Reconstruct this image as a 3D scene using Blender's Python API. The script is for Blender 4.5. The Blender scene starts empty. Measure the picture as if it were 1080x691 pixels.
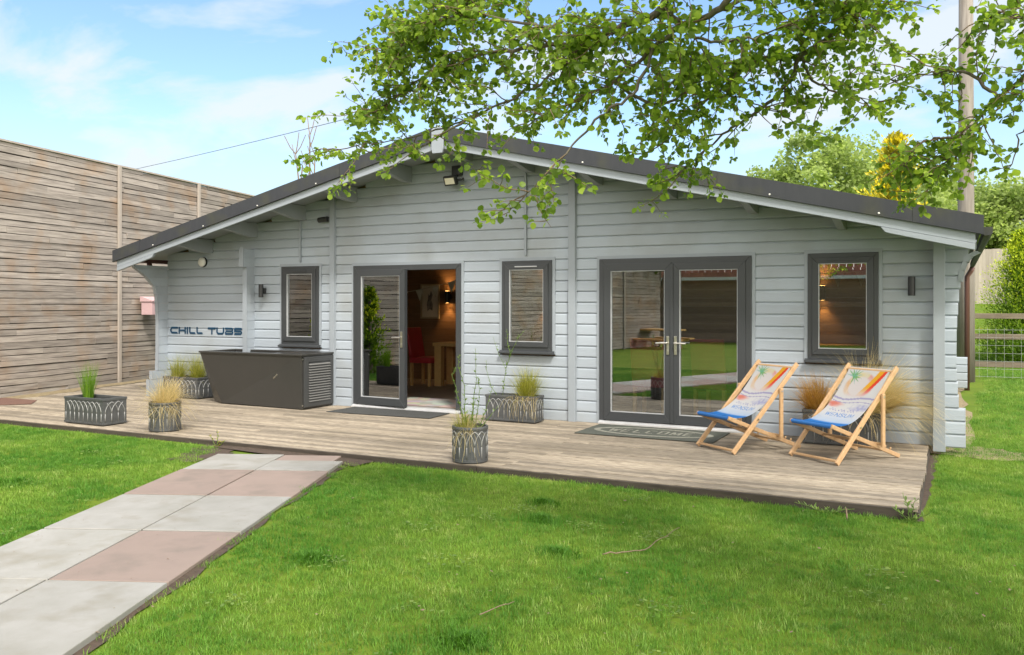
import bpy, bmesh, math, random
import numpy as np
from mathutils import Vector, Matrix, noise as mnoise
R = math.radians
random.seed(7); rng = np.random.default_rng(7)
scene = bpy.context.scene
COL = scene.collection

# ------------------------------------------------------------------ camera
cd = bpy.data.cameras.new('camera'); cam = bpy.data.objects.new('camera', cd); COL.objects.link(cam)
cam.location = (0, -10.04, 1.62); cam.rotation_euler = (R(90), 0, R(27.08))
cd.sensor_width = 36; cd.lens = 913 / 1080 * 36; cd.shift_y = -25.5 / 1080
cd.clip_start = 0.05; cd.clip_end = 3000
scene.camera = cam

# ------------------------------------------------------------------ sky, sun, exposure
SUN_EL, SUN_AZ = R(52), R(138)           # azimuth clockwise from +Y : behind the camera, to the right
w = bpy.data.worlds.new('World'); scene.world = w; w.use_nodes = True
nt = w.node_tree; nt.nodes.clear()
def wn(t, **k):
    n = nt.nodes.new(t)
    for a, b in k.items(): setattr(n, a, b)
    return n
sky = wn('ShaderNodeTexSky', sky_type='NISHITA', sun_disc=False, sun_elevation=SUN_EL, sun_rotation=SUN_AZ)
sky.air_density = 1.25; sky.dust_density = 0.4; sky.ozone_density = 1.2; sky.altitude = 50
tc = wn('ShaderNodeTexCoord')
L = nt.links.new
def wmath(op, a, b=None, clamp=False):
    n = wn('ShaderNodeMath', operation=op, use_clamp=clamp)
    for k, q in enumerate((a, b)):
        if q is None: continue
        if isinstance(q, (int, float)): n.inputs[k].default_value = q
        else: L(q, n.inputs[k])
    return n.outputs[0]
sep = wn('ShaderNodeSeparateXYZ'); L(tc.outputs['Generated'], sep.inputs[0])
up = wmath('MAXIMUM', sep.outputs['Z'], 0.0)
den = wmath('ADD', up, .22)                      # clouds lie in a high layer, so they flatten towards the horizon
cx_, cy_ = wmath('DIVIDE', sep.outputs['X'], den), wmath('DIVIDE', sep.outputs['Y'], den)
cmb = wn('ShaderNodeCombineXYZ'); L(cx_, cmb.inputs[0]); L(cy_, cmb.inputs[1])
mp = wn('ShaderNodeMapping'); mp.inputs['Location'].default_value = (3.1, 1.7, .35); mp.inputs['Scale'].default_value = (1, 1.35, 1); L(cmb.outputs[0], mp.inputs[0])
nz = wn('ShaderNodeTexNoise'); nz.inputs['Scale'].default_value = 1.7; nz.inputs['Detail'].default_value = 10; nz.inputs['Roughness'].default_value = .55; nz.inputs['Distortion'].default_value = .25
L(mp.outputs[0], nz.inputs['Vector'])
cr = wn('ShaderNodeValToRGB'); cr.color_ramp.elements[0].position = .50; cr.color_ramp.elements[1].position = .62
cr.color_ramp.elements[1].color = (.85, .85, .85, 1); L(nz.outputs['Fac'], cr.inputs[0])
# more cloud, and brighter cloud, on the sun's side of the sky; added out of view as fill light
dot = wn('ShaderNodeVectorMath', operation='DOT_PRODUCT'); L(tc.outputs['Generated'], dot.inputs[0])
dot.inputs[1].default_value = (math.sin(SUN_AZ), math.cos(SUN_AZ), .35)
side = wn('ShaderNodeMapRange', interpolation_type='SMOOTHSTEP'); side.inputs['From Min'].default_value = -.55; side.inputs['From Max'].default_value = .75; L(dot.outputs['Value'], side.inputs['Value'])
cov = wmath('ADD', cr.outputs[0], wmath('MULTIPLY', side.outputs[0], .75), True)
cc = wn('ShaderNodeMixRGB'); cc.inputs[1].default_value = (3.7, 3.95, 4.15, 1); cc.inputs[2].default_value = (14.5, 13.4, 12.0, 1); L(side.outputs[0], cc.inputs[0])
hz_ = wn('ShaderNodeMapRange', interpolation_type='SMOOTHSTEP'); hz_.inputs['From Min'].default_value = .24; hz_.inputs['From Max'].default_value = .08; hz_.inputs['To Max'].default_value = .7; L(sep.outputs['Z'], hz_.inputs['Value'])
mh = wn('ShaderNodeMixRGB'); mh.inputs[2].default_value = (2.9, 3.7, 4.1, 1); tint = wn('ShaderNodeMixRGB', blend_type='MULTIPLY'); tint.inputs[0].default_value = 1; tint.inputs[2].default_value = (.74, .83, .98, 1); L(sky.outputs[0], tint.inputs[1])
L(hz_.outputs[0], mh.inputs[0]); L(tint.outputs[0], mh.inputs[1])
mx = wn('ShaderNodeMixRGB'); L(cov, mx.inputs[0]); L(mh.outputs[0], mx.inputs[1]); L(cc.outputs[0], mx.inputs[2])
bg = wn('ShaderNodeBackground'); bg.inputs['Strength'].default_value = 0.1
out = wn('ShaderNodeOutputWorld'); L(mx.outputs[0], bg.inputs[0]); L(bg.outputs[0], out.inputs[0])

sd = bpy.data.lights.new('sun', 'SUN'); sd.energy = 1.9; sd.angle = R(8); sd.color = (1, .95, .87)
sun = bpy.data.objects.new('sun', sd); COL.objects.link(sun)
to_sun = Vector((math.sin(SUN_AZ) * math.cos(SUN_EL), math.cos(SUN_AZ) * math.cos(SUN_EL), math.sin(SUN_EL)))
sun.rotation_euler = to_sun.to_track_quat('Z', 'Y').to_euler(); sun.location = to_sun * 60
vs = scene.view_settings
vs.view_transform = 'Standard'; vs.look = 'None'; vs.exposure = 1.28; vs.gamma = 1; vs.use_curve_mapping = False
scene.cycles.max_bounces = 8; scene.cycles.transparent_max_bounces = 16
scene.cycles.use_denoising = True; scene.cycles.sample_clamp_indirect = 6

# ------------------------------------------------------------------ object helpers
def tag(o, label=None, cat=None, group=None, kind=None):
    if label: o['label'] = label
    if cat: o['category'] = cat
    if group: o['group'] = group
    if kind: o['kind'] = kind
    return o
def empty(name, loc=(0, 0, 0), rz=0, label=None, cat=None, group=None):
    o = bpy.data.objects.new(name, None); COL.objects.link(o); o.location = loc; o.rotation_euler = (0, 0, rz)
    o.empty_display_size = .1
    return tag(o, label, cat, group)
def copy_tree(o, parent=None):
    c = o.copy(); COL.objects.link(c); c.parent = parent
    for ch in list(o.children): copy_tree(ch, c)
    return c

class MB:
    """collects verts / faces / a tone per face; build() links one mesh object"""
    def __init__(s): s.v = []; s.f = []; s.t = []; s.m = []
    def add(s, vs, fs, tone=.5, mi=0):
        b = len(s.v); s.v += [tuple(p) for p in vs]
        for f in fs: s.f.append(tuple(b + i for i in f)); s.t.append(tone); s.m.append(mi)
    def box(s, x0, x1, y0, y1, z0, z1, tone=.5, mi=0):
        v = [(x0,y0,z0),(x1,y0,z0),(x1,y1,z0),(x0,y1,z0),(x0,y0,z1),(x1,y0,z1),(x1,y1,z1),(x0,y1,z1)]
        s.add(v, [(0,3,2,1),(4,5,6,7),(0,1,5,4),(1,2,6,5),(2,3,7,6),(3,0,4,7)], tone, mi)
    def bar(s, a, b, wd, dp, up=(0,0,1), tone=.5, mi=0):
        a, b = Vector(a), Vector(b); d = (b - a).normalized(); up = Vector(up)
        sx = d.cross(up)
        if sx.length < 1e-4: sx = d.cross(Vector((1,0,0)))
        sx.normalize(); sz = sx.cross(d).normalized()
        v = []
        for p in (a, b):
            for i, j in ((-1,-1),(1,-1),(1,1),(-1,1)): v.append(p + sx * (wd/2*i) + sz * (dp/2*j))
        s.add(v, [(3,2,1,0),(4,5,6,7),(0,1,5,4),(1,2,6,5),(2,3,7,6),(3,0,4,7)], tone, mi)
    def tube(s, pts, r, n=8, tone=.5, mi=0, cap=True):
        pts = [Vector(p) for p in pts]; k = len(pts)
        rs = r if isinstance(r, (list, tuple)) else [r] * k
        ref = Vector((0,0,1)); rings = []; prev = None
        for i, p in enumerate(pts):
            d = (pts[min(i+1,k-1)] - pts[max(i-1,0)])
            d = d.normalized() if d.length > 1e-9 else Vector((0,0,1))
            if prev is None:
                x = d.cross(ref)
                if x.length < 1e-3: x = d.cross(Vector((1,0,0)))
            else: x = prev - d * prev.dot(d)
            x.normalize(); prev = x; y = d.cross(x)
            rings.append([p + (x*math.cos(2*math.pi*j/n) + y*math.sin(2*math.pi*j/n))*rs[i] for j in range(n)])
        v = [q for rg in rings for q in rg]
        f = [(i*n+j, i*n+(j+1)%n, (i+1)*n+(j+1)%n, (i+1)*n+j) for i in range(k-1) for j in range(n)]
        if cap: f += [tuple(range(n-1,-1,-1)), tuple((k-1)*n+j for j in range(n))]
        s.add(v, f, tone, mi)
    def lathe(s, prof, n=32, c=(0,0,0), tone=.5, mi=0):
        v = [(c[0]+r*math.cos(2*math.pi*j/n), c[1]+r*math.sin(2*math.pi*j/n), c[2]+z) for r, z in prof for j in range(n)]
        f = [(i*n+j, i*n+(j+1)%n, (i+1)*n+(j+1)%n, (i+1)*n+j) for i in range(len(prof)-1) for j in range(n)]
        f += [tuple(range(n-1,-1,-1)), tuple((len(prof)-1)*n+j for j in range(n))]
        s.add(v, f, tone, mi)
    def prism(s, poly, axis, a, b, tone=.5, mi=0):
        """poly: 2D points; axis 'x': (y,z), 'y': (x,z), 'z': (x,y)"""
        def P(p, t): return {'x': (t,p[0],p[1]), 'y': (p[0],t,p[1]), 'z': (p[0],p[1],t)}[axis]
        n = len(poly); v = [P(p,a) for p in poly] + [P(p,b) for p in poly]
        f = [tuple(range(n)), tuple(range(2*n-1,n-1,-1))] + [(i,i+n,(i+1)%n+n,(i+1)%n) for i in range(n)]
        s.add(v, f, tone, mi)
    def build(s, name, mats, parent=None, smooth=False, bevel=0, fixn=True):
        me = bpy.data.meshes.new(name); me.from_pydata(s.v, [], s.f)
        for m in (mats if isinstance(mats, (list, tuple)) else [mats]): me.materials.append(m)
        me.polygons.foreach_set('material_index', s.m)
        ca = me.color_attributes.new('tone', 'FLOAT_COLOR', 'CORNER')
        tot = np.zeros(len(me.polygons), dtype=np.int32); me.polygons.foreach_get('loop_total', tot)
        col = np.repeat(np.array(s.t, dtype=np.float32), tot)
        ca.data.foreach_set('color', np.stack([col, col, col, np.ones_like(col)], 1).ravel())
        if fixn:
            bm = bmesh.new(); bm.from_mesh(me); bmesh.ops.recalc_face_normals(bm, faces=bm.faces); bm.to_mesh(me); bm.free()
        if smooth: me.polygons.foreach_set('use_smooth', [True] * len(me.polygons))
        me.update()
        o = bpy.data.objects.new(name, me); COL.objects.link(o); o.parent = parent
        if bevel:
            b = o.modifiers.new('bevel', 'BEVEL'); b.width = bevel; b.segments = 2; b.limit_method = 'ANGLE'; b.angle_limit = R(40)
        return o

# ------------------------------------------------------------------ materials
def mat(name, base=(.5,.5,.5), rough=.6, metal=0, var=0, scale=(1,1,1), nscale=6, dark=None, bump=0, bscale=None, tone=0, spec=.5, coord='Object', detail=6, stain=None, stain_at=.6, sscale=1.5):
    """principled; `var` mixes to `dark` by stretched noise; `tone` uses the per face value; `stain` a second blotchy colour"""
    m = bpy.data.materials.new(name); m.use_nodes = True; t = m.node_tree; n = t.nodes; p = n['Principled BSDF']; l = t.links.new
    p.inputs['Roughness'].default_value = rough; p.inputs['Metallic'].default_value = metal; p.inputs['Specular IOR Level'].default_value = spec
    rgb = n.new('ShaderNodeRGB'); rgb.outputs[0].default_value = (*base, 1); c = rgb.outputs[0]
    co = n.new('ShaderNodeTexCoord'); mpn = n.new('ShaderNodeMapping'); mpn.inputs['Scale'].default_value = scale; l(co.outputs[coord], mpn.inputs[0])
    nz = n.new('ShaderNodeTexNoise'); nz.inputs['Scale'].default_value = nscale; nz.inputs['Detail'].default_value = detail; nz.inputs['Roughness'].default_value = .6
    if tone:                                       # shift the pattern from board to board
        at0 = n.new('ShaderNodeAttribute'); at0.attribute_name = 'tone'
        sc0 = n.new('ShaderNodeVectorMath'); sc0.operation = 'SCALE'; sc0.inputs['Scale'].default_value = 37; l(at0.outputs['Color'], sc0.inputs[0])
        ad = n.new('ShaderNodeVectorMath'); ad.operation = 'ADD'; l(mpn.outputs[0], ad.inputs[0]); l(sc0.outputs[0], ad.inputs[1]); l(ad.outputs[0], nz.inputs['Vector'])
    else: l(mpn.outputs[0], nz.inputs['Vector'])
    if var:
        rp = n.new('ShaderNodeMapRange'); rp.inputs['From Min'].default_value = .35; rp.inputs['From Max'].default_value = .68; rp.inputs['To Max'].default_value = var; l(nz.outputs['Fac'], rp.inputs['Value'])
        mxn = n.new('ShaderNodeMixRGB'); l(rp.outputs[0], mxn.inputs[0]); l(c, mxn.inputs[1]); mxn.inputs[2].default_value = (*(dark or tuple(b*.5 for b in base)), 1); c = mxn.outputs[0]
    if stain:
        n2 = n.new('ShaderNodeTexNoise'); n2.inputs['Scale'].default_value = sscale; n2.inputs['Detail'].default_value = 7; l(co.outputs[coord], n2.inputs['Vector'])
        r2 = n.new('ShaderNodeMapRange'); r2.inputs['From Min'].default_value = stain_at - .1; r2.inputs['From Max'].default_value = stain_at + .14; r2.inputs['To Max'].default_value = .75; l(n2.outputs['Fac'], r2.inputs['Value'])
        m2 = n.new('ShaderNodeMixRGB'); l(r2.outputs[0], m2.inputs[0]); l(c, m2.inputs[1]); m2.inputs[2].default_value = (*stain, 1); c = m2.outputs[0]
    if tone:
        at = n.new('ShaderNodeAttribute'); at.attribute_name = 'tone'
        mr = n.new('ShaderNodeMapRange'); mr.inputs['To Min'].default_value = 1 - tone; mr.inputs['To Max'].default_value = 1 + tone; l(at.outputs['Fac'], mr.inputs['Value'])
        hs = n.new('ShaderNodeHueSaturation'); l(mr.outputs[0], hs.inputs['Value']); l(c, hs.inputs['Color']); c = hs.outputs[0]
    l(c, p.inputs['Base Color'])
    if bump:
        bp = n.new('ShaderNodeBump'); bp.inputs['Strength'].default_value = bump; bp.inputs['Distance'].default_value = .01
        if bscale:
            n3 = n.new('ShaderNodeTexNoise'); n3.inputs['Scale'].default_value = bscale; n3.inputs['Detail'].default_value = 4; l(mpn.outputs[0], n3.inputs['Vector']); l(n3.outputs['Fac'], bp.inputs['Height'])
        else: l(nz.outputs['Fac'], bp.inputs['Height'])
        l(bp.outputs[0], p.inputs['Normal'])
    return m

def leafmat(name, base, trans=.4, rough=.5, tone=.35, yellow=(.30,.32,.04), ymix=.35):
    m = bpy.data.materials.new(name); m.use_nodes = True; t = m.node_tree; n = t.nodes; l = t.links.new; p = n['Principled BSDF']
    at = n.new('ShaderNodeAttribute'); at.attribute_name = 'tone'
    mr = n.new('ShaderNodeMapRange'); mr.inputs['To Min'].default_value = 1 - tone; mr.inputs['To Max'].default_value = 1 + tone; l(at.outputs['Fac'], mr.inputs['Value'])
    pw = n.new('ShaderNodeMath'); pw.operation = 'POWER'; pw.inputs[1].default_value = 2.2; l(at.outputs['Fac'], pw.inputs[0])
    ml = n.new('ShaderNodeMath'); ml.operation = 'MULTIPLY'; ml.inputs[1].default_value = ymix; l(pw.outputs[0], ml.inputs[0])
    mxx = n.new('ShaderNodeMixRGB'); mxx.inputs[1].default_value = (*base, 1); mxx.inputs[2].default_value = (*yellow, 1); l(ml.outputs[0], mxx.inputs[0])
    hs = n.new('ShaderNodeHueSaturation'); l(mxx.outputs[0], hs.inputs['Color']); l(mr.outputs[0], hs.inputs['Value'])
    l(hs.outputs[0], p.inputs['Base Color']); p.inputs['Roughness'].default_value = rough; p.inputs['Specular IOR Level'].default_value = .35
    tr = n.new('ShaderNodeBsdfTranslucent'); h2 = n.new('ShaderNodeHueSaturation'); h2.inputs['Value'].default_value = 1.5; h2.inputs['Saturation'].default_value = 1.1; l(hs.outputs[0], h2.inputs['Color']); l(h2.outputs[0], tr.inputs['Color'])
    ms = n.new('ShaderNodeMixShader'); ms.inputs[0].default_value = trans; l(p.outputs[0], ms.inputs[1]); l(tr.outputs[0], ms.inputs[2]); l(ms.outputs[0], n['Material Output'].inputs['Surface'])
    return m

def glassmat(name='glazing', refl=.2):
    m = bpy.data.materials.new(name); m.use_nodes = True; t = m.node_tree; n = t.nodes; l = t.links.new
    n.remove(n['Principled BSDF'])
    tr = n.new('ShaderNodeBsdfTransparent'); tr.inputs[0].default_value = (.86, .9, .88, 1)
    gl = n.new('ShaderNodeBsdfGlossy'); gl.inputs['Roughness'].default_value = .0; gl.inputs[0].default_value = (.95, .97, 1, 1)
    fr = n.new('ShaderNodeFresnel'); fr.inputs['IOR'].default_value = 1.6
    ad = n.new('ShaderNodeMath'); ad.operation = 'ADD'; ad.inputs[1].default_value = refl; ad.use_clamp = True; l(fr.outputs[0], ad.inputs[0])
    ms = n.new('ShaderNodeMixShader'); l(ad.outputs[0], ms.inputs[0]); l(tr.outputs[0], ms.inputs[1]); l(gl.outputs[0], ms.inputs[2]); l(ms.outputs[0], n['Material Output'].inputs['Surface'])
    return m
def emitmat(name, col, s):
    m = bpy.data.materials.new(name); m.use_nodes = True; p = m.node_tree.nodes['Principled BSDF']
    p.inputs['Base Color'].default_value = (*col, 1); p.inputs['Emission Color'].default_value = (*col, 1); p.inputs['Emission Strength'].default_value = s
    return m

M = {}
M['siding'] = mat('grey_paint_siding', (.345,.388,.435), .55, var=.4, dark=(.31,.348,.39), scale=(.7,4,7), nscale=4, tone=.06, bump=.25, bscale=14, stain=(.265,.28,.28), stain_at=.58, sscale=1.1)
M['trim'] = mat('grey_paint_trim', (.285,.318,.352), .5, var=.3, dark=(.245,.272,.30), nscale=5, bump=.1, bscale=30)
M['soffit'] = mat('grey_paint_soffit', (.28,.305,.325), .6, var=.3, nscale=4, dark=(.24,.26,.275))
M['felt'] = mat('black_roof_felt', (.029,.032,.038), .75, var=.4, dark=(.046,.048,.054), scale=(3,3,.6), nscale=5, stain=(.06,.062,.03), stain_at=.62, sscale=2.3, bump=.15, bscale=60)
M['upvc'] = mat('grey_upvc', (.043,.047,.051), .42, var=.2, dark=(.038,.041,.045), nscale=3)
M['upvc_seal'] = mat('pale_seal', (.4,.41,.42), .5)
M['threshold'] = mat('threshold_metal', (.62,.63,.64), .35, metal=.3, var=.3, nscale=8)
M['glass'] = glassmat()
M['deck'] = mat('weathered_decking', (.34,.29,.22), .85, var=.95, dark=(.15,.123,.09), scale=(1.9,14,9), nscale=4.6, tone=.3, bump=.7, stain=(.17,.142,.10), stain_at=.60, sscale=1.0)
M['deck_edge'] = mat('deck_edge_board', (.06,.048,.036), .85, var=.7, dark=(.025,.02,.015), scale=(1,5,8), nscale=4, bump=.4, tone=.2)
M['fence'] = mat('weathered_fence_slat', (.36,.322,.28), .8, var=.8, dark=(.17,.147,.128), scale=(.9,4,11), nscale=2.6, tone=.22, bump=.4, stain=(.29,.17,.08), stain_at=.60, sscale=1.6)
M['fence_post'] = mat('fence_cover_strip', (.40,.355,.305), .8, var=.4, dark=(.25,.20,.165), scale=(4,4,.6), nscale=5, bump=.2)
M['fence_back_deck_shade'] = mat('fence_backing_deck_shade', (.035,.028,.022), .9)
M['slab_pale'] = mat('pale_paving', (.30,.295,.275), .75, var=.8, dark=(.235,.232,.205), nscale=3.5, tone=.07, bump=.12, bscale=80, stain=(.205,.19,.15), stain_at=.60, sscale=4.5)
M['slab_pink'] = mat('pink_paving', (.255,.198,.168), .75, var=.5, dark=(.215,.168,.142), nscale=3.5, tone=.07, bump=.12, bscale=80, stain=(.18,.15,.125), stain_at=.60, sscale=4.5)
M['soil'] = mat('bare_soil', (.075,.052,.035), .95, var=.7, dark=(.03,.021,.015), nscale=22, bump=.9)
M['straw'] = mat('dry_straw', (.27,.215,.12), .9, var=.8, dark=(.13,.10,.055), nscale=24, bump=.8)
M['lead'] = mat('leaded_planter', (.095,.10,.102), .55, metal=.25, var=.7, dark=(.06,.064,.066), nscale=9, bump=.2, bscale=30)
M['rib'] = mat('worn_silver_rib', (.34,.345,.34), .5, metal=.3, var=.8, dark=(.13,.135,.135), nscale=14)
M['tub'] = mat('tub_brown_grey', (.041,.040,.037), .27, var=.35, dark=(.033,.032,.030), nscale=2.5, spec=.5)
M['tub_dark'] = mat('tub_dark_panel', (.05,.052,.053), .4)
M['slat_grey'] = mat('louvre_grey', (.16,.16,.155), .45)
M['tub_in'] = mat('tub_basin', (.035,.036,.037), .3)
M['chrome'] = mat('brushed_metal', (.62,.60,.54), .28, metal=1)
M['beech'] = mat('beech_wood', (.50,.325,.175), .5, var=.7, dark=(.38,.225,.105), scale=(3,3,3), nscale=9, tone=.1, bump=.1)
M['black'] = mat('black_plastic', (.022,.023,.025), .4)
M['white'] = mat('white_plastic', (.72,.71,.66), .4)
M['lens'] = mat('flood_lens', (.78,.74,.60), .25)
M['mat_dark'] = mat('black_rubber_mat', (.05,.052,.05), .95, var=.6, dark=(.028,.029,.028), nscale=40, bump=.8)
M['mat_green'] = mat('grey_green_mat', (.075,.082,.068), .95, var=.6, dark=(.05,.055,.045), nscale=35, bump=.8)
M['mat_white'] = mat('mat_print', (.27,.27,.225), .9, var=.8, dark=(.13,.135,.11), nscale=30)
M['mat_brown'] = mat('brown_mat', (.16,.085,.062), .95, var=.6, nscale=30, bump=.6)
M['navy'] = mat('navy_lettering', (.004,.043,.095), .4)
M['brown_pipe'] = mat('brown_downpipe', (.13,.06,.048), .45, var=.3, nscale=4)
M['pink'] = mat('pink_painted_box', (.50,.33,.34), .7, var=.5, dark=(.55,.41,.41), nscale=16, scale=(1,1,2), bump=.2)
M['pole'] = mat('pole_timber', (.25,.225,.195), .85, var=.9, dark=(.14,.12,.10), scale=(5,5,.35), nscale=4, bump=.4)
M['rail'] = mat('rail_timber', (.20,.165,.12), .85, var=.7, dark=(.11,.085,.058), scale=(1,5,5), nscale=5, bump=.3)
M['wire'] = mat('galvanised_wire', (.5,.5,.5), .4, metal=.6)
M['closeboard'] = mat('close_board_timber', (.36,.32,.27), .85, var=.6, dark=(.25,.215,.175), scale=(6,6,.6), nscale=3, tone=.15, bump=.2)
M['bark'] = mat('grey_bark', (.16,.135,.105), .9, var=.8, dark=(.07,.058,.042), scale=(5,5,1.4), nscale=6, bump=.8, stain=(.16,.17,.08), stain_at=.63, sscale=6)
M['twig'] = mat('brown_twig', (.20,.135,.085), .8, var=.5, nscale=9)
M['drytwig'] = mat('dry_pale_twig', (.22,.155,.105), .85, var=.5, nscale=12)
M['leaf'] = leafmat('fresh_green_leaf', (.175,.275,.045), .6, .45, .4, (.36,.43,.07), .65)
M['treeleaf'] = leafmat('distant_leaf', (.25,.33,.10), .55, .6, .35, (.42,.47,.15), .6)
M['gold'] = leafmat('golden_conifer_leaf', (.12,.23,.022), .35, .6, .3, (.50,.54,.05), .9)
M['amber'] = leafmat('amber_conifer_leaf', (.36,.34,.03), .35, .6, .35, (.72,.58,.06), .9)
M['hedge'] = leafmat('dark_hedge_leaf', (.05,.10,.02), .3, .6, .4)
M['blonde'] = leafmat('blonde_grass', (.50,.41,.20), .5, .6, .3, (.66,.56,.32), .6)
M['lime'] = leafmat('lime_grass', (.24,.27,.04), .45, .6, .35, (.45,.38,.09), .7)
M['vivid'] = leafmat('vivid_green_grass', (.13,.27,.02), .45, .6, .3, (.25,.33,.04), .4)
M['amberg'] = leafmat('amber_grass', (.38,.22,.06), .45, .6, .3, (.50,.32,.10), .6)
M['weed'] = leafmat('soft_green_leaf', (.15,.24,.06), .4, .6, .3, (.27,.30,.07), .4)
M['darkgrass'] = leafmat('lush_dark_grass', (.075,.20,.018), .35, .6, .35, (.09,.19,.02), .5)
M['inwall'] = mat('stained_pine_lining', (.24,.14,.075), .5, var=.6, dark=(.15,.085,.045), scale=(.8,3,6), nscale=4, tone=.15, bump=.1)
M['infloor'] = mat('grey_oak_floor', (.23,.19,.155), .45, var=.6, dark=(.14,.11,.09), scale=(1,6,1), nscale=4, tone=.15)
M['oak'] = mat('honey_oak', (.58,.35,.13), .45, var=.5, dark=(.45,.25,.08), scale=(2,2,2), nscale=8)
M['redfab'] = mat('red_leather', (.42,.03,.035), .5, var=.3, nscale=5)
M['cream'] = mat('cream_paper', (.66,.62,.52), .7)
M['bunt'] = mat('bunting_cloth', (.52,.46,.36), .85, var=.3, nscale=9)
M['frame_gold'] = mat('picture_moulding', (.42,.36,.25), .45)
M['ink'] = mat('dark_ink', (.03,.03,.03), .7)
M['sketch'] = mat('grey_sketch', (.13,.125,.12), .8, var=1, dark=(.4,.38,.33), nscale=14)
M['glow'] = emitmat('lamp_aperture', (1,.5,.14), 14)
M['curtain'] = mat('grey_curtain', (.42,.43,.45), .8)
M['pantile'] = mat('clay_pantile', (.46,.20,.13), .7, var=.7, dark=(.30,.13,.09), nscale=8, tone=.15)
M['darkbrown'] = mat('brown_cladding', (.28,.185,.12), .8, var=.6, dark=(.15,.10,.063), scale=(1,4,8), nscale=4, tone=.25)

# ------------------------------------------------------------------ ground
def sm(a, b, x):
    t = min(1, max(0, (x - a) / (b - a))); return t*t*(3-2*t)
def gz(x, y):
    z = .052 + .036 * sm(-.6, -3.3, x) if x < 0 else .052 * (1 - sm(.3, 4, x))
    z += 1.55 * sm(13, 27, y)
    z += .02 * mnoise.noise((x*.5, y*.5, 0)) * (1 - sm(.5, 2, abs(x+6)/8))
    return z
def axis(lo, hi, step, far):
    a = list(np.arange(lo, hi+1e-6, step)); e = step
    while a[-1] < far: e *= 1.5; a.append(a[-1]+e)
    e = step
    while a[0] > -far: e *= 1.5; a.insert(0, a[0]-e)
    return a
gx, gy = axis(-18, 8, .5, 900), axis(-26, 32, .5, 900)
g = MB(); g.add([(x, y, gz(x, y)) for y in gy for x in gx], [(j*len(gx)+i, j*len(gx)+i+1, (j+1)*len(gx)+i+1, (j+1)*len(gx)+i) for j in range(len(gy)-1) for i in range(len(gx)-1)])
def lawnmat(name, a, b, c):
    m = bpy.data.materials.new(name); m.use_nodes = True; t = m.node_tree; n = t.nodes; l = t.links.new; p = n['Principled BSDF']
    geo = n.new('ShaderNodeNewGeometry'); n1 = n.new('ShaderNodeTexNoise'); n1.inputs['Scale'].default_value = .9; n1.inputs['Detail'].default_value = 6; l(geo.outputs['Position'], n1.inputs['Vector'])
    n2 = n.new('ShaderNodeTexNoise'); n2.inputs['Scale'].default_value = 28; n2.inputs['Detail'].default_value = 4; l(geo.outputs['Position'], n2.inputs['Vector'])
    m1 = n.new('ShaderNodeMixRGB'); m1.inputs[1].default_value = (*a, 1); m1.inputs[2].default_value = (*b, 1)
    r1 = n.new('ShaderNodeMapRange'); r1.inputs['From Min'].default_value = .4; r1.inputs['From Max'].default_value = .62; l(n1.outputs['Fac'], r1.inputs['Value']); l(r1.outputs[0], m1.inputs[0])
    m2 = n.new('ShaderNodeMixRGB'); m2.inputs[2].default_value = (*c, 1); r2 = n.new('ShaderNodeMapRange'); r2.inputs['From Min'].default_value = .5; r2.inputs['From Max'].default_value = .75; r2.inputs['To Max'].default_value = .6; l(n2.outputs['Fac'], r2.inputs['Value']); l(r2.outputs[0], m2.inputs[0]); l(m1.outputs[0], m2.inputs[1])
    l(m2.outputs[0], p.inputs['Base Color']); p.inputs['Roughness'].default_value = .9; p.inputs['Specular IOR Level'].default_value = .1
    return m
M['lawn'] = lawnmat('lawn_ground', (.085,.145,.014), (.115,.17,.018), (.09,.085,.035))
tag(g.build('lawn', M['lawn'], smooth=True), kind='structure')

# soil margins and dry straw strip
PR0, PR1 = Vector((-5.19,-3.42)), Vector((-3.40,-7.61)); pd = (PR1-PR0).normalized(); pn = Vector((pd.y, -pd.x))   # right edge of the path, pn points to its left
if pn.x > 0: pn = -pn
s = MB()
def patch(mb, pts, z=.006, n=10, jit=.05):
    k = len(pts); out = []
    for i in range(k):
        a, b = Vector(pts[i]), Vector(pts[(i+1)%k])
        for j in range(n):
            q = a.lerp(b, j/n); q += Vector((random.uniform(-jit,jit), random.uniform(-jit,jit))); out.append((q.x, q.y, gz(q.x,q.y)+z))
    mb.add(out, [tuple(range(len(out)))])
def line_pt(t, off): q = PR0 + pd*t + pn*off; return (q.x, q.y)
patch(s, [line_pt(-.55,-.42), line_pt(-.1,-.07), line_pt(2,-.045), line_pt(6,-.04), line_pt(6,.05), line_pt(-.55,.05)], .008, 14, .035)
patch(s, [line_pt(-.5,1.30), line_pt(-.3,1.30), line_pt(.1,1.5), line_pt(-.1,1.75), (-7.3,-3.06), (-6.9,-3.06)], .010, 8, .04)
patch(s, [(-7.0,-3.34), (-5.0,-3.50), (-5.0,-3.18), (-7.0,-3.18)], .017, 6, .02)
patch(s, [(-.27,-3.2), (-.20,-3.2), (-.17,-1.6), (-.14,-.1), (-.27,-.1)], .006, 8, .02)
tag(s.build('soil', M['soil'], fixn=False), kind='structure')
s = MB()
patch(s, [(-.3,.05), (.25,-.22), (.75,-.1), (.6,.35), (.2,.7), (.12,8.2), (-.3,8.2)], .010, 14, .06)
tag(s.build('dry_ground', M['straw'], fixn=False), kind='structure')

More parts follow.
